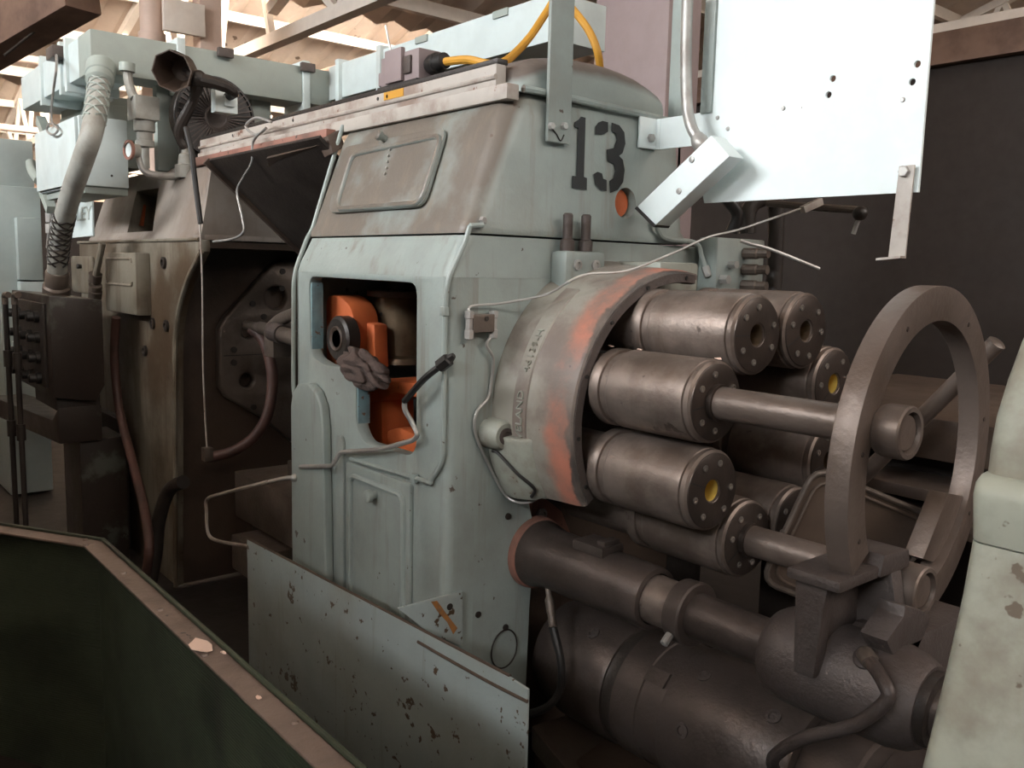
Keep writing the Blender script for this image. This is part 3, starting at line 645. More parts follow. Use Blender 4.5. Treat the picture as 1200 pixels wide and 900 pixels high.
for (v0, v1, y, d) in ((492, 536, 2.62, 'darkbrown'), (548, 566, 2.58, 'ring'), (585, 606, 2.54, 'ring')):
    p0 = PY(1000, v0, y); p1 = PY(1140, v0, y)
zt = PY(1090, 490, 2.75).z
part('ledge', MB().box((-1.93, 2.75, zt - .13), (-.62, 3.9, zt)), 'darkbrown', t, bevel=.006)
zt2 = PY(1060, 568, 2.66).z
part('ledge', MB().box((-1.93, 2.66, zt2 - .04), (-.55, 2.9, zt2)), 'ring', t, bevel=.006)
zt3 = PY(1060, 600, 2.58).z
part('ledge', MB().box((-1.93, 2.58, zt3 - .045), (-.5, 2.9, zt3)), 'ring', t, bevel=.006)
part('rear_wall', MB().box((-1.93, 2.92, .14), (-.5, 3.0, zt - .13)), 'dark', t)
# tilted brown pan
pn = [PY(955, 548, 2.02), PX(889, 682, -1.28) + Vector((0, .012, 0)), None, PX(1108, 612, -1.0)]
pn[2] = pn[1] + (pn[3] - pn[0]) * .75
nrm = (pn[1] - pn[0]).cross(pn[3] - pn[0]).normalized()
if nrm.dot(EYE - pn[0]) < 0: nrm = -nrm
t = thing('oil_pan', 'tilted brown sheet pan with rolled edge behind the lower rod', 'pan', tuple(pn[1]))
part('pan_sheet', MB().slab(rpoly3(pn, .05), -nrm * .012), 'darkbrown', t)
part('rolled_edge', ring_tube(pn, .008, .05), 'tool', t)
mid = [a + ((sum(pn, Vector()) / 4) - a) * .12 for a in pn]
part('inner_bead', ring_tube([m_ + nrm * .003 for m_ in mid], .005, .05), 'darkbrown', t)

# ================================================================== THINGS ON AND IN THE MAIN HOUSING
t = thing('orange_yoke', 'orange painted casting with a dark collar inside the window opening', 'casting', (-2.6, 1.55, 1.1))
def XZ(pts, y): return [(max(PY(u, v, y).x, -2.845), PY(u, v, y).z) for u, v in pts]
part('upper_cheek', MB().prism(rpoly(XZ([(366, 344), (398, 346), (413, 362), (416, 395), (412, 425), (366, 428)], 1.50), .05), 'Y', 1.50, 1.60), 'orange', t, bevel=.01)
c = PY(394, 397, 1.453)
part('collar', MB().lathe([(.0, .03), (0, .068), (.008, .078), (.05, .078), (.055, .05)], c, (0, 1, 0), 28), 'dark', t)
part('collar_hub', MB().lathe([(0, .030), (-.006, .040), (-.002, .044), (.02, .044)], c, (0, 1, 0), 24), 'darkbrown', t)
part('diagonal_arm', MB().prism(XZ([(405, 372), (438, 380), (440, 432), (402, 440), (410, 405)], 1.55), 'Y', 1.55, 1.605), 'orange', t, bevel=.01)
part('shelf', MB().prism(XZ([(432, 445), (505, 450), (505, 470), (462, 460), (446, 470), (432, 472)], 1.52), 'Y', 1.52, 1.72), 'orange', t, bevel=.008)
part('lower_leg', MB().prism(XZ([(424, 455), (447, 462), (448, 520), (444, 535), (424, 535)], 1.53), 'Y', 1.53, 1.66), 'orange', t, bevel=.008)
part('lower_foot', MB().prism(rpoly(XZ([(444, 508), (468, 500), (490, 512), (490, 535), (444, 535)], 1.55), .03), 'Y', 1.55, 1.7), 'orange', t, bevel=.01)
c = PY(470, 402, 1.725)
t = thing('brass_drum', 'stained brass coloured drum standing inside the window opening', 'drum', (c.x, c.y, 1.25))
part('shell', MB().lathe([(0, .125), (.02, .122), (.025, .115), (.03, .105), (.23, .105), (.235, .112)], (c.x, c.y, 1.255), (0, 0, 1), 36), 'brass', t)
part('flange', MB().lathe([(0, .118), (.0, .122), (.02, .122), (.022, .10)], (c.x, c.y, 1.49), (0, 0, 1), 36), 'tool', t)
for a in (215, 250, 285): part('shell_hole_disc', MB().lathe([(0, .007), (.003, .006)], (c.x + .105 * math.cos(math.radians(a)), c.y + .105 * math.sin(math.radians(a)), 1.43), (math.cos(math.radians(a)), math.sin(math.radians(a)), 0), 10), 'black', t)  # holes in the shell: flat black discs stand for their inner shade
part('upper_spindle', MB().cyl((c.x, c.y, 1.51), (c.x, c.y, 1.57), .06, 24), 'dark', t)
# crumpled rag
def rag():
    from mathutils import noise as nz
    mb = MB(); L = PY(426, 431, YF + .02); seg, rn = 72, 44; rings = []
    for i in range(1, rn):
        a = PI * i / rn; ring = []
        for k in range(seg):
            b = 2 * PI * k / seg
            d = Vector((math.sin(a) * math.cos(b), math.sin(a) * math.sin(b), math.cos(a)))
            w_ = nz.noise(d * 1.4 + Vector((3.1, .4, 1))); f = 1.02 + .22 * w_ - .34 * (1 - abs(math.sin(3.4 * (d.x * .8 + d.z * .9 + d.y * .4) + 2.6 * w_))) ** 2.2 - .20 * (1 - abs(math.sin(3.0 * (d.x - d.z * 1.2) + 3.0 * nz.noise(d * 1.1 + Vector((7, 2, 4))) + 1))) ** 3
            p = Vector((d.x * .135, d.y * .06, d.z * .058)) * f
            p.z -= .12 * p.x + (max(0, p.x) ** 2) * 1.5            # slumps over the lower step of the sill
            ring.append(L + p)
        rings.append(ring)
    return mb.loft(rings)
mb = rag()
o = solo('rag', mb, 'rag', 'crumpled brown cloth rag lying on the sill of the window opening', 'rag', smooth=180)
sb = o.modifiers.new('soft', 'SUBSURF'); sb.levels = 1; sb.render_levels = 1
# tubes on the front
yv = YF - .012
tp = [SL(552, 268, .006), PX(545, 276, X1 + .004)]
cornerX = X1 - .012
t1 = [Vector((X1 + .012, YF + .058, 1.712)), Vector((X1 + .006, YF + .045, 1.665)), Vector((X1 - .006, YF - .004, 1.56)), Vector((X1 - .008, YF - .008, 1.48)), Vector((X1 - .008, YF - .008, 1.06)), Vector((X1 - .06, YF - .012, 1.0)), PY(505, 566, yv), PY(486, 560, yv), PY(411, 538, yv)]
t = thing('oil_line', 'thin pipe following the corner of the housing down over the service door', 'pipe', tuple(t1[-1]))
part('pipe_run', MB().tube(round_corners(t1, .04), .0075, 8, sm=False), 'mint', t)
part('pipe_start', MB().tube([Vector((X1 + .014, YF + .10, 1.716)), t1[0]], .0075, 8), 'mint', t)
for p in (t1[3], t1[7]): part('pipe_clip', MB().box(tuple(p - Vector((.012, .01, .012))), tuple(p + Vector((.012, .006, .012)))), 'mint', t, bevel=.002)
y2 = YF - .03
t2 = [PY(517, 428, y2), PY(497, 444, y2 - .02), PY(474, 470, y2 - .02), PY(474, 480, y2 - .02), PY(484, 497, y2), PY(490, 510, y2), PY(484, 516, y2), PY(445, 527, y2), PY(398, 530, y2 + .005), PY(390, 546, YF - .042), PY(352, 547, YF - .042)]
t = thing('bent_oil_pipe', 'grey bent pipe with a black nut crossing the window opening', 'pipe', tuple(t2[-1]))
part('pipe_run', MB().tube(round_corners(t2, .03), .0075, 8, sm=False), 'galv', t)
dn = (t2[0] - t2[1]).normalized()
part('rubber_sleeve', MB().tube([t2[0], t2[1], t2[2]], .010, 8), 'black', t)
part('nut', MB().lathe([(-.01, .014), (-.006, .019), (.03, .019), (.034, .013), (.05, .008)], t2[0], dn, 6), 'black', t)
# distributor block with lines on the end wall
c = PX(556, 376, X1)
t = thing('oil_distributor', 'small steel distributor block with two fittings on the end wall', 'fitting', tuple(c))
part('block', MB().box((X1, c.y - .03, c.z - .03), (X1 + .035, c.y + .045, c.z + .02)), 'tool', t, bevel=.003)
for dy in (-.035, .05): part('union_nut', MB().lathe([(-.045, .008), (-.043, .014), (-.02, .014), (-.018, .011), (.012, .011), (.014, .014), (.032, .014), (.034, .007)], (X1 + .022, c.y + dy, c.z - .004), (0, 0, 1), 6), 'galv', t)
part('block_screw', MB().lathe([(0, .007), (.003, .007)], (X1 + .035, c.y + .015, c.z + .008), (1, 0, 0), 12), 'dark', t)
w1 = [Vector((X1 + .022, c.y - .035, c.z + .03)), PX(549, 362, X1 + .02), PX(556, 358, X1 + .02), PX(590, 355, X1 + .03), PX(640, 345, X1 + .10)]
w1 += [PX(668, 329, X1 + .16), PX(690, 321, X1 + .18), PX(735, 317, X1 + .22), PX(790, 296, X1 + .24), PX(830, 278, X1 + .28), PX(870, 268, X1 + .34), PX(942, 243, X1 + .45)]
t = thing('thin_wire', 'thin wire running from distributor block across the flange to a clip', 'wire', tuple(w1[0]))
part('strand', MB().tube(w1, .0035, 6), 'galv', t)
part('clip', MB().bar(PX(940, 246, X1 + .45), PX(962, 236, X1 + .47), .022, .022), 'rail_white', t, bevel=.003)
w2 = [Vector((X1 + .022, c.y + .05, c.z - .04)), PX(570, 404, X1 + .02), PX(578, 420, X1 + .015), PX(576, 445, X1 + .008), PX(572, 466, X1 + .008), PX(559, 482, X1 + .008), PX(556, 502, X1 + .008), PX(563, 524, X1 + .008), PX(588, 574, X1 + .010), PX(604, 588, X1 + .04), PX(622, 588, X1 + .07), PX(634, 580, X1 + .09)]
t = thing('grease_pipe', 'thin grey pipe dropping from distributor block around the flange lobe', 'pipe', tuple(w2[-1]))
part('pipe_run', MB().tube(w2, .0048, 8), 'galv', t); part('end_nut', MB().lathe([(0, .010), (.02, .010)], w2[-1], (1, .3, 0), 6), 'galv', t)
def lobe_pt(x, a, r): return Vector((X1 + x, YC + r * math.cos(math.radians(a)), ZC + r * math.sin(math.radians(a))))
w3 = [lobe_pt(.03, 192.5, .474), lobe_pt(.05, 192.5, .474), lobe_pt(.085, 196, .470), lobe_pt(.115, 200, .464), lobe_pt(.138, 204, .452), lobe_pt(.145, 207, .448), lobe_pt(.13, 209.5, .458)]
solo('black_cable', MB().tube(w3, .005, 8), 'black', 'short black cable lying over the flange lobe', 'cable')
# bracket with ring bolt below lobe
pb = [PX(u, v, -2.08) for u, v in [(620, 588), (635, 582), (655, 598), (672, 640), (655, 645), (640, 615), (622, 605)]]
t = thing('lug_bracket', 'faded red bracket with a bolt under the flange lobe', 'bracket', tuple(pb[3]))
part('plate', MB().slab([Vector((-2.115, p.y, p.z)) for p in pb], (.05, 0, 0)), 'salmon', t, bevel=.005)
c = PX(635, 603, -2.06); part('bolt', MB().lathe([(0, .02), (.01, .02), (.012, .012), (.004, .011)], (-2.065, c.y, c.z), (1, 0, 0), 16), 'galv', t)

# ================================================================== GUARD PLATE AND GUSSET
gA, gB = Vector((-2.96, 1.25)), Vector((-1.492, 1.325)); gd = (gB - gA).normalized(); gn = Vector((gd.y, -gd.x))
pts = [(-2.96, 1.25, .06), (-1.492, 1.325, .06), (-1.492, 1.325, .600), (-1.56, 1.3215, .606), (-2.96, 1.25, .606)]
t = thing('guard_plate', 'large scraped mint steel guard plate standing before the housing', 'plate', (-2.2, 1.28, .06))
part('sheet', MB().slab(pts, (gn.x * .008, gn.y * .008, 0)), 'guard', t, bevel=.0015)
part('bottom_angle', MB().slab([(-2.96, 1.25, .0), (-1.492, 1.325, .0), (-1.492, 1.325, .06), (-2.96, 1.25, .06)], (-gn.x * .04, -gn.y * .04, 0)), 'dark', t)
part('top_edge', MB().tube([(-2.958, 1.248, .606), (-1.56, 1.32, .606)], .005, 8), 'darkbrown', t)
def on_guard(u, v, o): return PN(u, v, Vector((gA.x, gA.y, 0)) + Vector((gn.x, gn.y, 0)) * (.008 + o), (gn.x, gn.y, 0))
part('weld_scar', MB().tube([on_guard(490, 752, 0), on_guard(530, 775, 0), on_guard(575, 800, 0), on_guard(618, 822, 0)], .005, 6), 'darkbrown', t)
gp = [PX(465, 712, X1 + .006), PX(540, 692, X1 + .006), PX(540, 756, X1 + .006), PX(500, 740, X1 + .006)]
t = thing('gusset_plate', 'small triangular mint gusset with an orange smear behind the guard plate', 'bracket', tuple(gp[2]))
part('sheet', MB().slab(gp, (.008, 0, 0)), 'guard', t, bevel=.001)
part('paint_smear', MB().slab([PX(u, v, X1 + .0145) for u, v in [(505, 705), (512, 704), (525, 722), (536, 736), (531, 743), (524, 729), (514, 718)]], (.001, 0, 0)), 'rustmark', t, smooth=0)
part('hole', MB().lathe([(0, .010), (.002, .010)], PX(527, 711, X1 + .0145), (1, 0, 0), 14), 'dark', t)  # not drilled: dark disc gives the shade of a hole as colour

# ================================================================== TOP RAIL BETWEEN THE HOUSINGS
t = thing('top_rail', 'long weathered gutter rail running over both housings', 'rail', (-3.2, 1.6, 2.1))
part('lower_strip', MB().box((-4.30, 1.590, 2.068), (-1.955, 1.635, 2.112)), 'rail_white', t, bevel=.005)
part('upper_strip', MB().box((-4.30, 1.602, 2.110), (-2.02, 1.640, 2.175)), 'rail_white', t, bevel=.006)
part('strip_bead', MB().tube([(-4.30, 1.602, 2.138), (-2.02, 1.602, 2.138)], .008, 8), 'rail_white', t)
part('rubber_edge', MB().box((-4.30, 1.605, 2.174), (-2.02, 1.645, 2.190)), 'dark', t, bevel=.003)
part('red_strip', MB().box((-4.28, 1.55, 2.045), (-2.93, 1.59, 2.083)), 'salmon', t, bevel=.004, label='faded orange red strip')
part('yellow_patch', MB().box((-2.62, 1.600, 2.147), (-2.50, 1.606, 2.172)), 'yellow', t, smooth=0)
for x in (-2.66, -2.60): part('rail_bolt', MB().lathe([(0, .007), (.004, .006)], (x, 1.604, 2.158), (0, -1, 0), 10), 'black', t)
for x in (-3.9, -3.3): part('rail_bolt', MB().lathe([(0, .007), (.004, .006)], (x, 1.604, 2.158), (0, -1, 0), 10), 'black', t)
# sloping dark chute under the rail
t = thing('chute_sheet', 'sloping dark oily sheet under the rail between the housings', 'sheet', (-3.4, 1.8, 1.7))
part('sheet', MB().slab([(-3.92, 1.50, 2.04), (-2.89, 1.50, 2.04), (-2.89, 1.98, 1.62), (-3.92, 1.98, 1.62)], (0, .006, .010)), 'dark', t)
part('side_lip', MB().bar((-3.93, 1.49, 2.04), (-3.93, 1.98, 1.62), .02, .03), 'darkbrown', t)
bq = PY(350, 190, 1.56)
t = thing('latch_block', 'dark stepped latch block hanging on the sloping sheet', 'block', (bq.x, 1.55, bq.z))
part('plate', MB().slab([PY(312, 186, 1.52), PY(375, 170, 1.52), PY(378, 190, 1.62), PY(318, 208, 1.62)], (0, .02, .03)), 'darkbrown', t, bevel=.004)
part('block', MB().slab([PY(340, 168, 1.54), PY(362, 162, 1.54), PY(375, 172, 1.54), PY(352, 180, 1.54)], (0, .05, .03)), 'darkbrown', t, bevel=.006)
part('block', MB().slab([PY(370, 164, 1.54), PY(384, 160, 1.54), PY(390, 180, 1.54), PY(380, 185, 1.54)], (0, .05, .03)), 'darkbrown', t, bevel=.006)
wv = [PY(u, v, 1.52) for u, v in [(318, 143), (300, 138), (288, 148), (300, 158), (312, 150), (297, 165), (295, 190), (284, 210), (278, 225), (284, 255), (285, 272), (272, 280), (250, 283)]]
solo('loose_wire', MB().tube(wv, .0055, 8), 'galv', 'loose pale wire curling down from the rail', 'wire')

# receptacle on top of rail with yellow cord
c = PY(520, 78, 1.78)
t = thing('cord_connector', 'grey heavy connector with black gland lying on the rail', 'connector', (c.x, 1.78, 2.19))
c0 = PY(470, 82, 1.78); c1 = PY(502, 68, 1.78); zb = 2.235
part('body', MB().box((c1.x - .25, 1.74, zb), (c1.x, 1.84, zb + .11)), 'mauve', t, bevel=.008)
part('body_cover', MB().box((c1.x - .20, 1.725, zb + .01), (c1.x - .09, 1.745, zb + .125)), 'mauve', t, bevel=.006)
part('latch_ear', MB().box((c1.x - .085, 1.73, zb + .03), (c1.x - .04, 1.742, zb + .09)), 'cast', t, bevel=.004)
part('end_block', MB().box((c1.x - .30, 1.76, zb + .02), (c1.x - .25, 1.82, zb + .07)), 'mauve', t, bevel=.006)
part('gland', MB().lathe([(0, .03), (.02, .036), (.045, .036), (.05, .03), (.085, .027), (.09, .018)], (c1.x, 1.79, zb + .055), (1, 0, .05), 16), 'black', t)
part('base', MB().box((c1.x - .24, 1.72, 2.095), (c1.x + .02, 1.83, zb + .002)), 'black', t)
yc = [Vector((c1.x + .08, 1.79, zb + .055)), PY(548, 70, 1.8), PY(572, 75, 1.82), PY(590, 73, 1.84), PY(604, 62, 1.95), PY(622, 42, 2.05), PY(640, 15, 2.15), PY(655, -5, 2.2), PY(672, 12, 2.25), PY(690, 36, 2.28), PY(700, 60, 2.3), PY(703, 80, 2.33), PY(704, 105, 2.36)]
solo('yellow_cord', MB().tube(yc, .014, 10), 'yellow', 'yellow rubber cord looping over the hood cap', 'cord')
solo('thin_rod', MB().tube([PY(452, 30, 1.76), PY(457, 55, 1.76), PY(462, 76, 1.76)], .004, 6), 'galv', 'thin upright wire stub beside the grey connector', 'wire')
# strap post on the 13 face
y0, y1 = PX(638, 150, X1 + .006).y, PX(665, 150, X1 + .006).y
zb = PX(650, 168, X1 + .006).z
t = thing('strap_post', 'mint flat steel post bolted to the hood beside the number', 'post', (X1, y0, zb))
part('strap', MB().box((X1 + .009, y0, zb), (X1 + .022, y1, 3.2)), 'mint', t, bevel=.004)
for u, v in ((645, 148), (660, 148)): part('bolt', hexbolt(PX(u, v, X1 + .022), (1, 0, 0), .011, .012), 'galv', t)
part('crack', MB().tube([PX(646, 150, X1 + .024), PX(652, 157, X1 + .024), PX(657, 165, X1 + .024), PX(661, 158, X1 + .024)], .002, 6), 'black', t)
# ================================================================== WHITE GUARD SHEET AND ITS FITTINGS
YP = 2.2
xl = PY(810, 240, YP).x; xr = PY(1076, 225, YP).x; zb = PY(940, 232, YP).z
xm = PY(835, 120, YP).x; zm = PY(835, 130, YP).z; xa = PY(773, 150, YP).x; zb2 = PY(800, 172, YP).z
t = thing('white_guard_sheet', 'big pale sheet steel guard hanging above the spindles', 'guard', (xl, YP, zb))
holes = [circ(PY(u, v, YP).x, PY(u, v, YP).z, .009, 12) for u, v in ((976, 92), (971, 111), (1075, 75), (1069, 96))]
part('sheet', plate([(xl + .05, zb), (xr, zb), (xr, 3.2), (xm, 3.2), (xm, zm), (xa, zm), (xa, zb2), (xl + .0, zb2)], holes, 'Y', YP, YP + .008), 'white', t)
part('mount_tab', MB().box((X1 + .004, YP - .08, zb2), (X1 + .012, YP + .008, zm)), 'white', t, bevel=.002)
part('arm', MB().box((X1 + .004, YP - .002, zb2), (xa + .002, YP + .006, zm)), 'white', t, bevel=.001)
part('tab_bolt', hexbolt(PX(762, 162, X1 + .012), (1, 0, 0), .014, .012), 'galv', t)
for u, v in ((918, 127), (841, 138), (853, 151), (1058, 117), (845, 197)): part('rivet', MB().lathe([(0, .007), (.004, .005)], PY(u, v, YP), (0, -1, 0), 10), 'galv', t)
part('stiffener', MB().box((PY(826, 60, YP).x - .0, YP - .01, zm - .005), (xm + .002, YP + .03, 3.2)), 'mint', t, bevel=.003)
# hanging strip at lower right of sheet
a_, b_, c_, d_ = PY(1055, 195, YP - .01), PY(1073, 193, YP - .01), PY(1062, 300, YP - .01), PY(1042, 303, YP - .01)
t = thing('hanging_strip', 'bare metal strip bolted to lower corner of the pale guard sheet', 'strip', tuple(d_))
part('strip', MB().slab([a_, b_, c_, d_], (0, -.006, 0)), 'rail_white', t, bevel=.001)
part('foot', MB().slab([d_, c_, c_ + Vector((0, -.03, 0)), d_ + Vector((-.02, -.03, 0))], (0, 0, -.006)), 'rail_white', t)
part('bolt', hexbolt(PY(1060, 201, YP - .017), (0, -1, 0), .014, .01), 'galv', t)
# upright bar and conduit left of the sheet
xa0, xa1 = PY(786, 60, 2.32).x, PY(806, 60, 2.32).x
t = thing('upright_angle', 'pale grey upright angle bar rising beside the pale guard sheet', 'post', (xa0, 2.32, 2.1))
part('face', MB().box((xa0, 2.32, 2.09), (xa1, 2.33, 3.2)), 'mint', t, bevel=.002)
part('leg', MB().box((xa0, 2.33, 2.09), (xa0 + .008, 2.38, 3.2)), 'mint', t, bevel=.002)
# tilted switch box with conduit
e0, e1, e2, e3 = PY(746, 242, 2.08), PY(768, 264, 2.08), PY(855, 183, 2.08), PY(833, 158, 2.08)
t = thing('switch_box', 'long pale switch box hanging tilted in front of the guard sheet', 'box', tuple(e1))
part('shell', MB().slab([e0, e1, e2, e3], (0, .07, 0)), 'white', t, bevel=.006)
ex = (e1 - e0); part('end_plate', MB().slab([e0 + (e3 - e0) * .0, e1 + (e2 - e1) * .0, e1 + (e1 - e2) * .03, e0 + (e0 - e3) * .03], (0, .07, 0)), 'black', t)
for u, v in ((811, 187), (796, 224)): part('screw', MB().lathe([(0, .009), (.004, .009), (.005, .004)], PY(u, v, 2.08), (0, -1, 0), 12), 'galv', t)
cp = [PY(806, -10, 2.12), PY(804, 60, 2.12), PY(805, 120, 2.12), PY(810, 148, 2.11), PY(820, 166, 2.11)]
part('conduit', MB().tube(cp, .017, 14), 'galv', t); part('gland', MB().lathe([(-.02, .02), (.0, .026), (.02, .026), (.03, .02)], cp[-1], cp[-1] - cp[-2], 14), 'galv', t)
# pipes and manifold under the sheet
hy = 2.45
pp = [PY(900, 238, hy), PY(945, 242, hy), PY(990, 245, hy), PY(1004, 246, hy)]
t = thing('copper_pipe', 'horizontal dull pipe hanging just under the pale guard sheet', 'pipe', tuple(pp[0]))
part('pipe_run', MB().tube(pp, .012, 10), 'tool', t); part('knob', MB().ball(PY(1008, 250, hy), .022), 'dark', t)
part('lever', MB().tube([PY(1014, 247, hy), PY(1006, 258, hy), PY(1000, 274, hy)], .007, 8), 'galv', t)
solo('bare_rod', MB().tube([PX(868, 282, X1 + .25), PX(880, 286, X1 + .27), PX(905, 293, X1 + .3), PX(960, 315, X1 + .38)], .006, 8), 'galv', 'bare bent rod pointing out beside the manifold', 'rod')
pu = [PX(769, 255, X1 + .02), PX(772, 272, X1 + .02), PX(782, 280, X1 + .02), PX(815, 285, X1 + .03), PX(822, 300, X1 + .05), PX(826, 312, X1 + .06)]
t = thing('bent_pipe', 'pale bent pipe with fitting behind the tilted switch box', 'pipe', tuple(pu[-1]))
part('pipe_run', MB().tube(pu, .009, 8), 'mint', t); part('nut', MB().lathe([(0, .014), (.035, .014), (.038, .01)], pu[-1], pu[-1] - pu[-2], 6), 'galv', t)
t = thing('valve_manifold', 'grubby hydraulic manifold with ports behind the upper spindles', 'manifold', (X1 + .1, 2.6, 1.5))
part('block', MB().box((X1 + .02, 2.43, 1.52), (X1 + .10, 2.70, 1.72)), 'mint', t, bevel=.008)
for i in range(3): part('port', MB().lathe([(0, .02), (.05, .02), (.055, .016), (.09, .016)], (X1 + .10, 2.58, 1.56 + .055 * i), (1, .15, 0), 10), 'tool', t)
part('elbow', MB().tube([(X1 + .08, 2.62, 1.74), (X1 + .08, 2.62, 1.82), (X1 + .10, 2.66, 1.86), (X1 + .12, 2.72, 1.84), (X1 + .12, 2.74, 1.5)], .028, 12), 'dark', t)
part('hose', MB().tube([(X1 + .1, 2.50, 1.74), (X1 + .12, 2.50, 1.80), (X1 + .10, 2.44, 1.86), (X1 + .06, 2.40, 1.90)], .02, 12), 'black', t)
part('port_nut', MB().lathe([(0, .016), (.03, .016)], (X1 + .10, 2.46, 1.58), (1, 0, 0), 6), 'galv', t)
part('port_nut', MB().lathe([(0, .014), (.03, .014)], (X1 + .10, 2.50, 1.63), (1, 0, 0), 6), 'galv', t)

# ================================================================== FOREGROUND CASTING
def Lf(u, v): return PX(u, v, -.37)
prof = []
t = thing('frame_upright', 'pale green scuffed casting standing close beside the feed ring', 'casting', (-.2, 1.1, 0))
def sec(u, v, dx=0, w=.55, r=.016):
    p = Lf(u, v); return [(a, b, p.z) for a, b in rrect(-.37 - dx, -.05 + dx, p.y, p.y + w, r)]
part('upper_neck', MB().loft([sec(1150, 556, 0, .5, .02), sec(1153, 530, 0, .48, .02), sec(1160, 490, 0, .45, .02), sec(1174, 445, 0, .4, .02), sec(1190, 402, 0, .36, .02), sec(1212, 350, 0, .3, .02)]), 'pale', t, smooth=60)
part('shoulder', MB().loft([sec(1134, 632, .0), sec(1134, 580, .0), sec(1137, 566, 0), sec(1144, 557, 0), sec(1156, 551, 0, .52)]), 'pale', t, smooth=60)
p = Lf(1075, 900); low = [(a, b, .0) for a, b in rrect(-.37, -.05, p.y - .16, p.y + .6, .016)]
part('column', MB().loft([low, sec(1075, 900), sec(1102, 790), sec(1122, 700), sec(1134, 634)]), 'pale', t, smooth=60)
part('panel_boss', MB().lathe([(0, .03), (.006, .03), (.008, .022)], PY(1170, 888, .90), (0, -1, 0), 20), 'pale', t)

# ================================================================== SCRAP BIN
ZB = .80
b0, b1, b2 = PZ(0, 615, ZB), PZ(118, 634, ZB), PZ(425, 900, ZB)
yb = (PZ(140, 652, ZB).y + b2.y) / 2
out = [(b0.x - .5, b0.y - .30), (b1.x, yb), (.1, yb), (.1, -.75), (b0.x - .5, -.75)]
wdt = .055
t = thing('scrap_bin', 'dark green steel bin with a worn brown rim in the foreground', 'bin', (-1.8, 0, 0))
cx = sum(p[0] for p in out) / 5; cy = sum(p[1] for p in out) / 5
def inset(poly, d):
    r = []; N = len(poly)
    for i in range(N):
        a, b, c = Vector(poly[i - 1]), Vector(poly[i]), Vector(poly[(i + 1) % N])
        n1 = Vector(((b - a).y, -(b - a).x)).normalized(); n2 = Vector(((c - b).y, -(c - b).x)).normalized()
        m = (n1 + n2); m = m / m.dot(n1); r.append(tuple(b + m * d))
    return r
inn = inset(out, wdt); wall_o = inset(out, .012); wall_i = inset(out, .017)
for i in range(5):
    j = (i + 1) % 5
    part('side_wall', MB().slab([(*wall_o[i], .06), (*wall_o[j], .06), (*wall_o[j], ZB - .004), (*wall_o[i], ZB - .004)], (*(Vector(wall_i[i]) - Vector(wall_o[i])), 0)), 'bin', t)
    r_ = part('rim', MB().slab([(*out[i], ZB), (*out[j], ZB), (*inn[j], ZB), (*inn[i], ZB)], (0, 0, -.006)), 'rim', t, bevel=.0015)
    part('rim_lip', MB().slab([(*out[i], ZB), (*out[j], ZB), (*inset(out, .006)[j], ZB), (*inset(out, .006)[i], ZB)], (0, 0, -.05)), 'bin', r_)
    part('rim_edge', MB().tube([(*out[i], ZB + .003), (*out[j], ZB + .003)], .006, 8), 'bin', r_)
for u, v in ((100, 633), (265 * .378 + 0, 639), (145, 672), (188, 715), (240, 768), (345, 847)): part('rivet', MB().lathe([(0, .008), (.004, .006)], PZ(u, v, ZB + .0), (0, 0, 1), 10), 'rim', t)
part('bin_floor', MB().prism(wall_i, 'Z', .05, .062), 'dark', t)
def flake(u, v, z, s, seed, label, grp=None, mname='ledger'):
    rnd = random.Random(seed); c = PZ(u, v, z); n = 9
    pts = [(c.x + s * (rnd.uniform(.6, 1.1)) * math.cos(2 * PI * k / n), c.y + s * .45 * rnd.uniform(.6, 1.1) * math.sin(2 * PI * k / n), z + rnd.uniform(.0015, .004)) for k in range(n)]
    solo('paint_flake', MB().slab(pts, (0, 0, .0012)), mname, label, 'flake', grp, smooth=0)
flake(235, 759, ZB + .003, .048, 3, 'torn pinkish paper scrap lying across the bin rim')
flake(262, 766, ZB + .006, .012, 8, 'tiny curled scrap beside the torn paper on the bin rim')
flake(303, 819, ZB + .003, .010, 5, 'white chip lying by itself on the bin rim')

# ================================================================== LEFT TOOLING HOUSING
G = thing('tooling_housing', 'oil stained green machine housing with a small square window in its hood', 'machine', (-4.9, 1.8, 0))
LX0, LX1 = -5.75, -3.97
fo = [(LX0, .02), (-4.20, .02), (-4.16, .7), (-4.135, 1.05), (-4.125, 1.20), (-4.09, 1.32), (-4.02, 1.43), (-3.92, 1.53), (-3.82, 1.60), (-3.765, 1.64), (-3.765, 1.69), (LX0, 1.69)]
part('front_panel', MB().prism(fo, 'Y', YF, YF + .04), 'left', G, bevel=.008)
part('opening_bead', MB().tube([(x + .002, YF - .002, z) for x, z in fo[1:10]], .012, 8), 'left', G)
part('tooling_wall', MB().box((-4.26, YF + .04, .02), (-4.22, 2.6, 1.69)), 'darkbrown', G, label='brown oil soaked wall of the tooling zone')
part('roof_sheet', MB().box((LX0, YF + .04, 1.66), (LX1, 2.6, 1.69)), 'darkbrown', G)
part('back_panel', MB().box((-4.2, 2.5, .02), (-2.9, 2.54, 2.0)), 'dark', G)
hd = part('hood', MB().loft([[(x, y, z) for x, y, z in ringz(1.695, YF + .045, LX0, LX1 + .012, 2.4, .05)], ringz(1.715, YF + .047, LX0, LX1 + .014, 2.4, .05), ringz(1.74, YF + .065, LX0, LX1, 2.4, .06),
       ringz(1.92, YF + .12, LX0 + .01, LX1 - .015, 2.38, .08), ringz(2.02, YF + .155, LX0 + .02, LX1 - .03, 2.36, .10), ringz(2.07, YF + .20, LX0 + .06, LX1 - .07, 2.32, .10), ringz(2.09, YF + .27, LX0 + .12, LX1 - .13, 2.25, .1)]), 'hood_brown', G, smooth=50)
hp0 = Vector((0, YF + .12, 1.92)); hn = Vector((0, -.956, .29)).normalized()
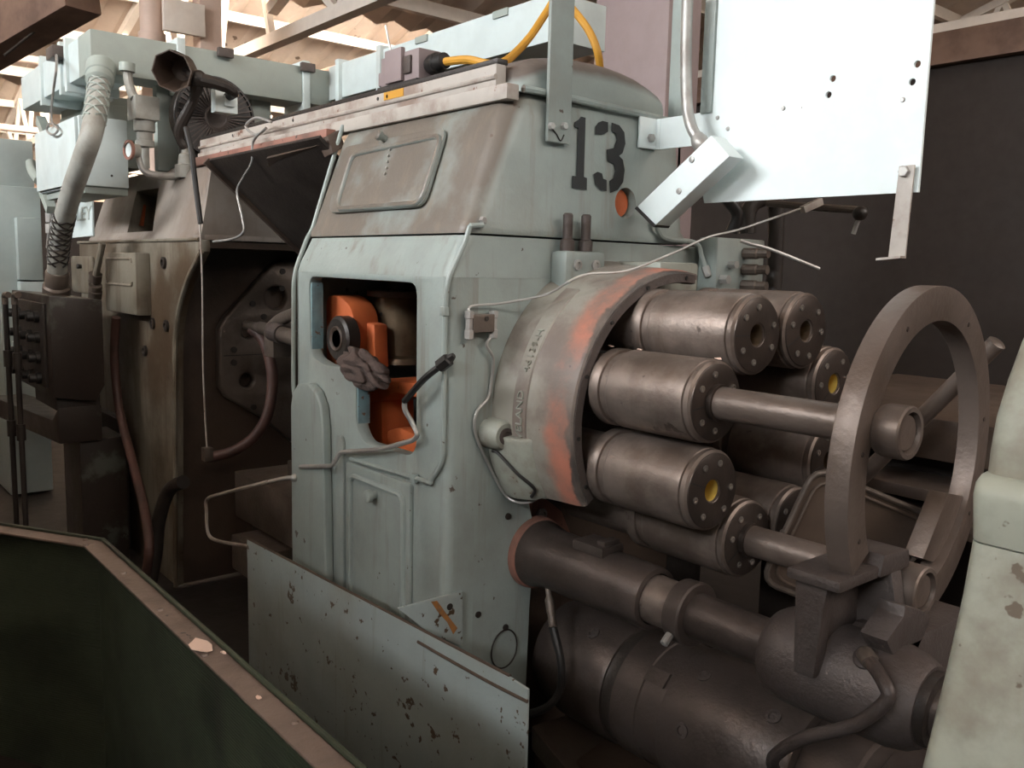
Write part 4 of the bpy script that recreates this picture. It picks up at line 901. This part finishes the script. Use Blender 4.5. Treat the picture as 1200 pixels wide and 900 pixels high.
def HL(u, v, o=0): return PN(u, v, hp0 + hn * o, hn)
wq = [HL(147, 219, .06), HL(172, 215, .06), HL(165, 266, .06), HL(136, 268, .06)]
cut(hd, MB().slab(wq, -hn * .22), 'left')
wi = [HL(147, 219, -.02), HL(172, 215, -.02), HL(165, 266, -.02), HL(136, 268, -.02)]
part('window_liner', MB().slab([HL(140, 212, -.17), HL(185, 208, -.17), HL(178, 275, -.17), HL(130, 276, -.17)], -hn * .02), 'dark', G)
part('window_flap', MB().slab([HL(153, 237, -.05), HL(170, 226, -.05), HL(165, 264, -.05), HL(148, 265, -.05)], -hn * .015), 'orange', G, label='dull red flap inside the small window')
part('hood_end', MB().prism([(1.47, 1.70), (2.2, 1.70), (2.2, 2.04), (1.53, 2.04)], 'X', LX1 - .02, LX1 + .012), 'hood_brown', G)
# name plate
npq = [HL(72, 238, .004), HL(110, 232, .004), HL(111, 277, .004), HL(70, 281, .004)]
npl = part('name_plate', MB().slab(npq, hn * .012), 'box', G, bevel=.002, label='pale cast name plate')
pa = HL(66, 262, .017); pb_ = HL(109, 257, .017); pu_ = HL(109, 240, .017)
ex = (pb_ - pa); ez = (pu_ - pb_)
part('raised_lettering', text_mb('GRIDLEY', 1.0, .5, lambda x, y, d: pa + ex * (x / 4.05) + ez * (y / .72) + hn * (d * .006)), 'wire', npl, smooth=0)
# panels on the front
for (u0, v0, u1, v1, lab) in ((86, 300, 113, 345, 'panel'), (60, 300, 80, 350, 'panel')):
    a_, b_ = PY(u0, v0, YF), PY(u1, v1, YF)
    pn_ = part('embossed_panel', plate(rrect(a_.x, b_.x, min(a_.z, b_.z), max(a_.z, b_.z), .03), [], 'Y', YF - .016, YF, .005), 'left', G)
    part('panel_knob', MB().lathe([(0, .012), (.02, .016), (.026, .012)], ((a_.x + b_.x) / 2, YF - .016, max(a_.z, b_.z) - .06), (0, -1, 0), 12), 'dark', pn_)
a_, b_ = PY(124, 296, YF - .06), PY(163, 370, YF - .06)
tb = part('terminal_cover', MB().box((a_.x, YF - .07, b_.z), (b_.x, YF, a_.z)), 'left', G, bevel=.008)
part('cover_bead', MB().tube([Vector((x, YF - .071, z)) for x, z in rrect(a_.x + .05, b_.x - .05, a_.z - .16, a_.z - .03, .02)], .007, 6, sm=False), 'left', tb)
for u, v in ((193, 308), (171, 411), (180, 379), (196, 382)): part('plug', MB().lathe([(0, .028), (.012, .028), (.014, .016), (.006, .014)], PY(u, v, YF), (0, -1, 0), 16), 'dark', G)
part('seam_bead', MB().tube([(LX0, YF - .004, 1.692), (-3.78, YF - .004, 1.692)], .008, 8), 'left', G)
# octagonal tool plate
XP = -4.16
def YZ(pts, x): return [(PX(u, v, x).y, PX(u, v, x).z) for u, v in pts]
t = thing('tool_plate', 'eight sided drilled steel tool plate on the brown wall between the housings', 'plate', (XP, 1.9, .6))
oc = [(min(y_, 2.49), z_) for y_, z_ in YZ([(257, 386), (264, 372), (318, 312), (330, 305), (420, 305), (470, 360), (470, 470), (420, 540), (345, 520), (312, 492), (266, 466), (258, 455)], XP)]
hh = [circ(PX(u, v, XP).y, PX(u, v, XP).z, r, 20) for u, v, r in ((324, 349, .058), (290, 446, .036), (292, 388, .036))]
part('plate', plate(oc, hh, 'X', XP - .06, XP, .012), 'tool', t, smooth=50)
part('joint_line', MB().box((XP + .0005, PX(262, 417, XP).y, PX(262, 417, XP).z - .002), (XP + .002, PX(320, 417, XP).y, PX(262, 417, XP).z + .002)), 'black', t)
for u, v in ((331, 318), (296, 356), (309, 371), (274, 410), (274, 425), (297, 477), (330, 338)): part('screw', MB().lathe([(0, .016), (.006, .015)], PX(u, v, XP), (1, 0, 0), 12), 'dark', t)
# pipes in front of the plate
pz = [PX(288, 381, -4.05), PX(305, 384, -3.9), PX(326, 390, -3.6), PX(350, 398, -3.4)]
t = thing('coolant_pipe', 'thick grey coolant pipe with elbow in front of the tool plate', 'pipe', tuple(pz[0]))
part('pipe_run', MB().tube(pz, [.022, .03, .034, .036], 12), 'tool', t); part('branch', MB().tube([PX(318, 384, -3.7), PX(330, 374, -3.6), PX(350, 366, -3.4)], .028, 12), 'tool', t)
part('valve', MB().box(tuple(PX(322, 410, -3.7) - Vector((.05, .03, .03))), tuple(PX(330, 398, -3.7) + Vector((.05, .03, .03)))), 'tool', t, bevel=.005)
part('sleeve', MB().lathe([(-.05, .044), (.05, .044)], pz[2], pz[3] - pz[2], 14), 'cast', t)
rh = [PX(294, 385, -4.0), PX(308, 398, -3.95), PX(317, 425, -3.9), PX(319, 455, -3.88), PX(312, 490, -3.88), (PX(295, 515, -3.92)), PX(270, 530, -3.98), PX(245, 536, -4.05)]
solo('coolant_hose', MB().tube(rh, .026, 12), 'hose_red', 'faded red coolant hose curving in front of the tool plate', 'hose')
cv = [PY(226, 178, 1.38), PY(230, 220, 1.38), PY(234, 262, 1.38), PY(237, 330, 1.385), PY(238, 430, 1.39), PY(241, 500, 1.40), PY(243, 532, 1.40)]
t = thing('hanging_cable', 'thin dark cable hanging straight down past the tooling wall', 'cable', tuple(cv[-1]))
part('strand', MB().tube(cv, .004, 6), 'rail_white', t); part('cable_sheath', MB().tube([PY(218, 150, 1.37), PY(224, 175, 1.37), PY(229, 215, 1.375), PY(235, 262, 1.38)], .012, 8), 'black', t)
part('weight', MB().box(tuple(cv[-1] - Vector((.02, .02, .03))), tuple(cv[-1] + Vector((.02, .02, .03)))), 'tool', t, bevel=.004)
# tool slide block between the housings
t = thing('tool_slide', 'dark oily tool slide block low between the housings', 'slide', (-3.4, 1.75, .3))
part('block', MB().box((-3.95, 1.60, .40), (-3.2, 2.1, .62)), 'tool', t, bevel=.01)
part('top_plate', MB().box((-3.7, 1.75, .62), (-3.05, 2.2, .70)), 'tool', t, bevel=.01)
part('pedestal', MB().box((-3.95, 1.68, .02), (-3.3, 2.2, .40)), 'dark', t, bevel=.01)
part('lower_block', MB().box((-3.75, 1.50, .22), (-3.4, 1.68, .38)), 'tool', t, bevel=.01)
part('brace', MB().bar((-3.3, 1.72, .62), (-3.05, 1.9, 1.15), .06, .03), 'tool', t, bevel=.004)
bw = [PY(345, 560, 1.36), PY(325, 562, 1.36), PY(262, 578, 1.36), PY(243, 585, 1.36), PY(242, 600, 1.36), PY(244, 625, 1.36), PY(256, 634, 1.36), PY(292, 640, 1.36)]
t = thing('bent_rod', 'thin pale bent rod sticking out from the housing edge', 'rod', tuple(bw[-1]))
part('rod', MB().tube(bw, .0075, 8, n=8), 'rail_white', t); part('eyelet', MB().ball(bw[0], .014), 'galv', t)
for i, (pts, lab, r, mm) in enumerate([([PY(136, 372, 1.30), PY(134, 420, 1.30), PY(140, 480, 1.30), PY(155, 540, 1.28), PY(168, 590, 1.25), PY(175, 640, 1.2), PY(170, 680, 1.2)], 'dull red hose dropping below the terminal cover', .022, 'hose_red'),
                                   ([PY(215, 565, 1.35), PY(198, 575, 1.33), PY(186, 610, 1.30), PY(182, 650, 1.28), PY(175, 690, 1.25)], 'dark thick hose arching to the floor below the tooling opening', .032, 'dark')]):
    solo('floor_hose', MB().tube(pts, r, 12), mm, lab, 'hose')
part('lower_skirt', MB().box((-5.7, YF - .05, .02), (-4.9, YF, .75)), 'dark', G, bevel=.01)

# ================================================================== CONTROL BOX, CONDUITS, WIREWAY
t = thing('control_box', 'oil blackened control box with push buttons on a support arm', 'control box', (-5.0, 1.1, .9))
bx0 = PY(14, 350, .98).x
part('case', MB().prism([(.98, .93), (.98, 1.42), (1.215, 1.40), (1.215, .98), (1.17, .90)], 'X', bx0, -4.6), 'ctrl', t, bevel=.008)
part('lid', MB().box((bx0 + .08, .965, .97), (-4.68, .98, 1.38)), 'dark', t, bevel=.004)
for i in range(4):
    for x in (-5.2, -4.95, -4.78):
        b = part('push_button', MB().lathe([(0, .03), (.02, .03), (.022, .022), (.05, .022), (.055, .016)], (x, .965, 1.31 - .1 * i), (0, -1, 0), 14), 'black', t)
t = thing('support_arm', 'dark boxed support arm under the control box', 'arm', (-5.2, 1.1, .7))
part('arm_box', MB().prism([(-6.42, .71), (-4.75, .80), (-4.62, .88), (-4.62, .70), (-6.42, .59)], 'Y', 1.0, 1.2), 'ctrl', t, bevel=.01)
part('pedestal', MB().box((-5.0, 1.10, .02), (-4.66, 1.32, .70)), 'ctrl', t, bevel=.01)
part('box_seat', MB().box((-5.1, 1.0, .86), (-4.64, 1.2, .93)), 'dark', t, bevel=.006)
# flexible conduit
yq = 1.10
fp_ = [PY(118, 84, 1.24), PY(115, 110, 1.20), PY(109, 150, 1.13), PY(98, 185, 1.10), PY(84, 225, 1.09), PY(73, 265, 1.09), PY(68, 300, 1.09), PY(66, 345, 1.10)]
t = thing('flexible_conduit', 'fat braided flexible conduit from the wire trough to the control box', 'conduit', tuple(fp_[-1]))
part('sheath', MB().tube(fp_, .047, 18), 'flex', t)
part('upper_ferrule', MB().lathe([(-.05, .055), (-.04, .066), (.03, .066), (.035, .06), (.05, .064), (.075, .062), (.085, .05)], fp_[0], fp_[1] - fp_[0], 20), 'wire', t)
part('lower_ferrule', MB().lathe([(-.14, .05), (-.13, .056), (-.06, .056), (-.05, .066), (0, .066)], fp_[-1], fp_[-1] - fp_[-2], 20), 'tool', t)
sp_ = smooth_path(fp_, 6)
def braid(lo, hi, name, turns):
    seg = sp_[lo:hi]
    for ph in range(4):
        for sgn in (1, -1):
            pts = []
            N = len(seg) * 4
            for i in range(N):
                f = i / (N - 1) * (len(seg) - 1); a = int(min(f, len(seg) - 2)); q = seg[a].lerp(seg[a + 1], f - a)
                d, u, v = axes(seg[min(a + 1, len(seg) - 1)] - seg[a]); an = sgn * turns * 2 * PI * i / N + ph * PI / 2
                pts.append(q + (u * math.cos(an) + v * math.sin(an)) * .0485)
            part(name, MB().tube(pts, .0045, 5, sm=False), 'wire' if lo < 10 else 'dark', t)
braid(0, 12, 'braid_wire', 2); braid(28, 38, 'braid_wire', 2)
# wire trough
W = thing('wire_trough', 'grey green overhead wire trough turning corners above the housings', 'wire trough', (-4.58, 1.6, 2.5))
zt_, zb_ = 2.668, 2.475
part('cross_run', MB().box((-4.80, 1.20, zb_), (-4.58, 2.46, zt_)), 'wire', W, bevel=.006)
part('left_run', MB().box((-6.1, 1.20, zb_), (-4.80, 1.42, zt_ - .004)), 'box', W, bevel=.006)
part('right_run', MB().box((-4.58, 2.44, zb_ + .03), (-2.70, 2.72, zt_ + .02)), 'box', W, bevel=.006)
for y in (1.62, 2.30): part('joint_strap', MB().box((-4.81, y - .02, zb_ - .04), (-4.565, y + .02, zt_ + .03)), 'box', W, bevel=.004)
for x in (-5.0, -5.12, -5.55): part('joint_strap', MB().box((x - .02, 1.185, zb_ - .04), (x + .02, 1.44, zt_ + .03)), 'box', W, bevel=.004)
for x in (-4.45, -4.02): part('joint_strap', MB().box((x - .02, 2.42, zb_ - .02), (x + .02, 2.73, zt_ + .04)), 'box', W, bevel=.004)
part('lid_clip', MB().box((-4.57, 1.80, zt_ - .03), (-4.54, 1.88, zt_ + .015)), 'cast', W, bevel=.004)
part('lid_clip', MB().box((-4.57, 2.26, zt_ - .03), (-4.54, 2.34, zt_ + .015)), 'cast', W, bevel=.004)
for x in (-3.7, -3.1): part('lid_clip', MB().box((x, 2.432, zt_ - .01), (x + .1, 2.442, zt_ + .02)), 'wire', W)
# trough support posts
for i, (u, x, lab) in enumerate(((195, -4.7, 'pale green post behind the relay box carrying the wire trough'), (305, -4.7, 'pale green post beyond the fan carrying the wire trough'))):
    y = PX(u, 110, x).y
    solo('trough_post', MB().box((x - .06, y - .05, (2.055, 2.085)[i]), (x - .0, y + .06, zb_ + .003)), 'wire', lab, 'post', 'trough posts', bevel=.004)
# clamp and wire hanging on the left run
pw = [PY(66, 62, 1.165)] + [PY(u, v, 1.105) for u, v in ((66, 80), (62, 110), (60, 135), (62, 145), (68, 152), (62, 158), (55, 153), (58, 145), (64, 146))]
t = thing('hook_wire', 'thin hanging wire with a loop below a trough clamp', 'wire', tuple(pw[0]))
part('strand', MB().tube(pw, .006, 6), 'galv', t); part('clamp', MB().box(tuple(pw[0] - Vector((.09, .03, .03))), tuple(pw[0] + Vector((.05, .03, .03)))), 'cast', t, bevel=.006)
# sloping cable tray boxes seen left of the trough
t = thing('drop_duct', 'stepped grey duct dropping from the wire trough behind the pale box', 'duct', (-5.9, 1.5, 1.9))
part('duct_body', MB().box((-6.0, 1.38, 2.25), (-5.2, 1.62, zb_ - .042)), 'wire', t, bevel=.008)
for x0_, x1_ in ((-5.98, -5.60), (-5.50, -5.22)): part('duct_collar', MB().box((x0_, 1.385, zb_ - .045), (x1_, 1.60, zb_ + .002)), 'wire', t)
part('duct_foot', MB().box((-5.9, 1.38, 2.11), (-5.3, 1.65, 2.25)), 'wire', t, bevel=.008)
for i in range(4): part('duct_rib', MB().bar((-6.02, 1.28, 2.42 - .14 * i), (-5.85, 1.28, 2.30 - .14 * i), .05, .05), 'wire', t)
# pale electrical box
t = thing('electrical_box', 'pale blue electrical box mounted above the cast name plate', 'box', (-5.0, 1.25, 1.93))
part('case', MB().box((-5.46, 1.14, 1.945), (-4.6, 1.36, 2.27)), 'box', t, bevel=.008)
part('front_lid', MB().box((-5.45, 1.125, 1.955), (-4.615, 1.14, 2.262)), 'box', t, bevel=.003)
part('base_channel', MB().box((-5.40, 1.16, 1.91), (-4.62, 1.36, 1.945)), 'wire', t, bevel=.004)
for y, z in ((1.22, 2.16), (1.28, 2.0)): part('lid_screw', MB().lathe([(0, .006), (.004, .005)], (-4.6, y, z), (1, 0, 0), 8), 'dark', t)
# small relay box with gauge and fittings
c = PX(172, 126, -4.45)
t = thing('relay_box', 'small grey relay box on a threaded fitting behind the fat conduit', 'box', (c.x, c.y, 2.0))
y0, z1 = PX(158, 108, -4.42).y, PX(158, 110, -4.42).z; y1, z0 = PX(188, 142, -4.42).y, PX(188, 142, -4.42).z
part('case', MB().box((-4.55, y0, z0), (-4.42, y1, z1)), 'flex', t, bevel=.008)
part('union', MB().lathe([(0, .05), (.05, .05), (.055, .038), (.09, .038), (.095, .045), (.12, .045), (.125, .02), (.22, .02)], (-4.48, (y0 + y1) / 2, z0), (0, 0, -1), 12), 'flex', t)
part('riser', MB().tube([PX(150, 78, -4.5), PX(150, 92, -4.5), PX(154, 108, -4.48), PX(158, 115, -4.46)], .022, 10), 'flex', t)
ym = (y0 + y1) / 2
part('elbow_pipe', MB().tube([(-4.48, ym, z0 - .20), (-4.48, ym, z0 - .235), (-4.48, ym + .04, z0 - .25), (-4.48, 1.57, z0 - .25)], .018, 10), 'flex', t)
part('gland', MB().cyl(PX(149, 74, -4.5), PX(149, 84, -4.5), .036, 14), 'wire', t)
gq = PX(162, 177, -4.42)
t = thing('pressure_gauge', 'round gauge with a red rim beside the relay box fitting', 'gauge', tuple(gq))
part('body', MB().lathe([(0, .032), (.04, .032)], gq, (.2, -.97, 0), 24), 'flex', t)
part('rim', MB().lathe([(.04, .034), (.04, .046), (.052, .046), (.052, .034), (.04, .034)], gq, (.2, -.97, 0), 24), 'salmon', t)
part('dial', MB().lathe([(.04, .036), (.045, .034)], gq, (.2, -.97, 0), 24), 'white', t)
part('stem', MB().tube([gq, gq + Vector((0, .01, -.07)), gq + Vector((0, .05, -.10)), Vector((gq.x, 1.56, gq.z - .10))], .014, 10), 'galv', t)
# motor with fan cover
c = PX(253, 138, -4.45)
t = thing('fan_motor', 'black finned motor with radial fan guard above the tooling housing', 'motor', (c.x, c.y, 2.09))
part('motor_body', MB().lathe([(-.12, .15), (-.10, .20), (-.03, .20), (-.02, .187), (0, .187)], c, (1, 0, 0), 40), 'dark', t)
part('guard_rim', MB().lathe([(-.01, .200), (.008, .200), (.008, .190), (-.01, .190), (-.01, .200)], c, (1, 0, 0), 48), 'black', t)
part('guard_hub', MB().lathe([(0, .062), (.012, .060), (.014, .05), (.010, .045), (.010, .002)], c, (1, 0, 0), 32), 'cast', t)
for k in range(44):
    a = 2 * PI * k / 44; d = Vector((0, math.cos(a), math.sin(a)))
    part('guard_rib', MB().bar(c + d * .06 + Vector((.004, 0, 0)), c + d * .194 + Vector((.004, 0, 0)), .006, .009, up=(1, 0, 0)), 'cast', t)
part('motor_foot', MB().box((c.x - .115, c.y - .15, 2.085), (c.x - .02, c.y + .15, c.z - .14)), 'dark', t, bevel=.006)
# outlet plate in front of fan
o0 = PX(253, 102, -4.30); o1 = PX(280, 134, -4.30)
t = thing('outlet_box', 'pale square outlet box with hinged cover before the fan', 'outlet', (-4.30, o0.y, o1.z))
part('case', MB().box((-4.37, o0.y, o1.z), (-4.31, o1.y, o0.z)), 'white', t, bevel=.006)
part('flap', MB().box((-4.31, o0.y + .04, o1.z + .03), (-4.29, o1.y - .02, o1.z + .085)), 'white', t, bevel=.008)
part('plug', MB().cyl((-4.312, o1.y - .05, o0.z - .035), (-4.24, o1.y - .05, o0.z - .03), .022, 14), 'black', t)
part('hanger', MB().bar((-4.35, o0.y + .06, o0.z - .02), (-4.60, o0.y + .06, zb_ + .03), .03, .012), 'wire', t)
# floodlight / horn and its arm
hc_ = PX(204, 83, -4.25); hdv = (EYE - hc_).normalized(); hdv = (hdv + Vector((.1, -.55, -.15))).normalized()
t = thing('horn_lamp', 'dark bell shaped lamp hood on a jointed arm below the wire trough', 'lamp', tuple(hc_))
part('hood', MB().lathe([(-.16, .03), (-.14, .06), (-.04, .088), (.03, .094), (.03, .088), (-.04, .08), (-.10, .05), (-.10, .004)], hc_, hdv, 8), 'darkbrown', t, smooth=20)
jn = PX(232, 92, -4.22); pe = Vector((-4.24, o1.y - .05, o0.z - .03))
part('upper_arm', MB().tube([hc_ - hdv * .14, jn, PX(250, 97, -4.20), PX(265, 102, -4.20), pe + Vector((.03, -.01, .0)), pe], [.028, .03, .028, .026, .022, .02], 10), 'dark', t)
bf = Vector((-4.395, 1.565, 2.02))
part('lower_arm', MB().tube([jn, PX(227, 116, -4.28), bf + Vector((.01, -.03, .20)), bf + Vector((0, 0, .12))], [.03, .024, .026, .022, .018], 10), 'dark', t)
part('joint', MB().ball(jn, .04), 'dark', t)
part('base_fitting', MB().lathe([(-.02, .05), (.04, .05), (.045, .035), (.09, .03), (.1, .018), (.13, .014)], bf, (0, 0, 1), 16), 'flex', t)
# ================================================================== FAR LEFT CABINET AND PIPES
t = thing('tall_cabinet', 'tall pale blue cabinet standing beyond the control box', 'cabinet', (-7, 1.5, 0))
part('lower_body', MB().box((-8.6, 1.10, .02), (-6.5, 1.36, 2.05)), 'cabinet', t, bevel=.01)
part('upper_body', MB().box((-8.6, 1.13, 2.05), (-6.55, 1.34, 2.35)), 'cabinet', t, bevel=.01)
part('side_box', MB().box((-6.5, 1.2, 1.45), (-6.42, 1.34, 1.85)), 'cabinet', t, bevel=.006)
part('latch', MB().box((-6.5, 1.20, 1.33), (-6.40, 1.36, 1.44)), 'box', t, bevel=.006)
part('foot_bracket', MB().box((-6.5, 1.15, .9), (-6.38, 1.3, 1.05)), 'box', t, bevel=.006)
part('elbow', MB().tube([PX(36, 190, -6.3), PX(38, 200, -6.25), PX(46, 212, -6.1)], .03, 12), 'wire', t)
for i, (u, y) in enumerate(((6, .85), (17, .865))):
    a_ = PY(u, 352, y); b_ = PY(u + 4, 600, y)
    t = thing('black_pipe', ['black threaded pipe standing before the pale cabinet, farther from the control box', 'black threaded pipe standing beside the control box'][i], 'pipe', (a_.x, a_.y, b_.z))
    part('pipe_run', MB().cyl((a_.x, a_.y, 0.02), (a_.x, a_.y, a_.z), .013, 12), 'dark', t)
    for z in (1.1, .75): part('coupling', MB().cyl((a_.x, a_.y, z - .04), (a_.x, a_.y, z + .04), .021, 12), 'dark', t)
    part('top_elbow', MB().tube([(a_.x, a_.y, a_.z - .02), (a_.x, a_.y, a_.z + .02), (a_.x + .03, a_.y, a_.z + .03), (a_.x + .09, a_.y, a_.z + .03)], 0.015, 10), 'tool', t)
# fitting cluster beside name plate
c0 = PY(62, 235, 1.36)
t = thing('hydraulic_fitting', 'stacked brass nuts on a vertical line beside the name plate', 'fitting', (c0.x, 1.36, 1.7))
part('line', MB().tube([PY(62, 225, 1.36), PY(60, 260, 1.36), PY(57, 290, 1.36)], .018, 10), 'galv', t)
for v in (243, 255, 268): part('union_nut', MB().lathe([(-.03, .034), (.03, .034)], PY(60, v, 1.36), (0, 0, 1), 6), 'galv', t)
# small valve bits next to conduit
c0 = PY(112, 325, 1.33)
t = thing('conduit_fitting', 'stack of small conduit fittings beside the terminal cover', 'fitting', tuple(PY(112, 350, 1.33)))
part('riser', MB().tube([PY(120, 285, 1.34), PY(116, 305, 1.33), PY(112, 325, 1.33), PY(110, 348, 1.33)], .018, 10), 'left', t)
for v in (325, 338, 345): part('coupling', MB().cyl(PY(112, v - 4, 1.33), PY(111, v + 4, 1.33), .035, 12), 'tool', t)

# ================================================================== PAINT CHIPS ON THE SPINDLES
for i, (u, v, k, lab) in enumerate([(735, 406, 7, 'small white paint chip near the flange end of the rodded spindle'), (783, 409, 7, 'small white paint chip midway along the rodded spindle top'),
                                (822, 423, 7, 'small white paint chip near the cap of the rodded spindle')]):
    y, z = cyl_pos(k); p = PZ(u, v, z + RCY)
    rnd = random.Random(i); s = .010
    pts = [(p.x + s * rnd.uniform(.6, 1.2) * math.cos(2 * PI * q / 7), y - .005 + s * .7 * rnd.uniform(.6, 1.2) * math.sin(2 * PI * q / 7), z + RCY + .001 + rnd.uniform(0, .004)) for q in range(7)]
    solo('paint_flake', MB().slab(pts, (0, 0, .0015)), 'ledger', lab, 'flake', smooth=0)
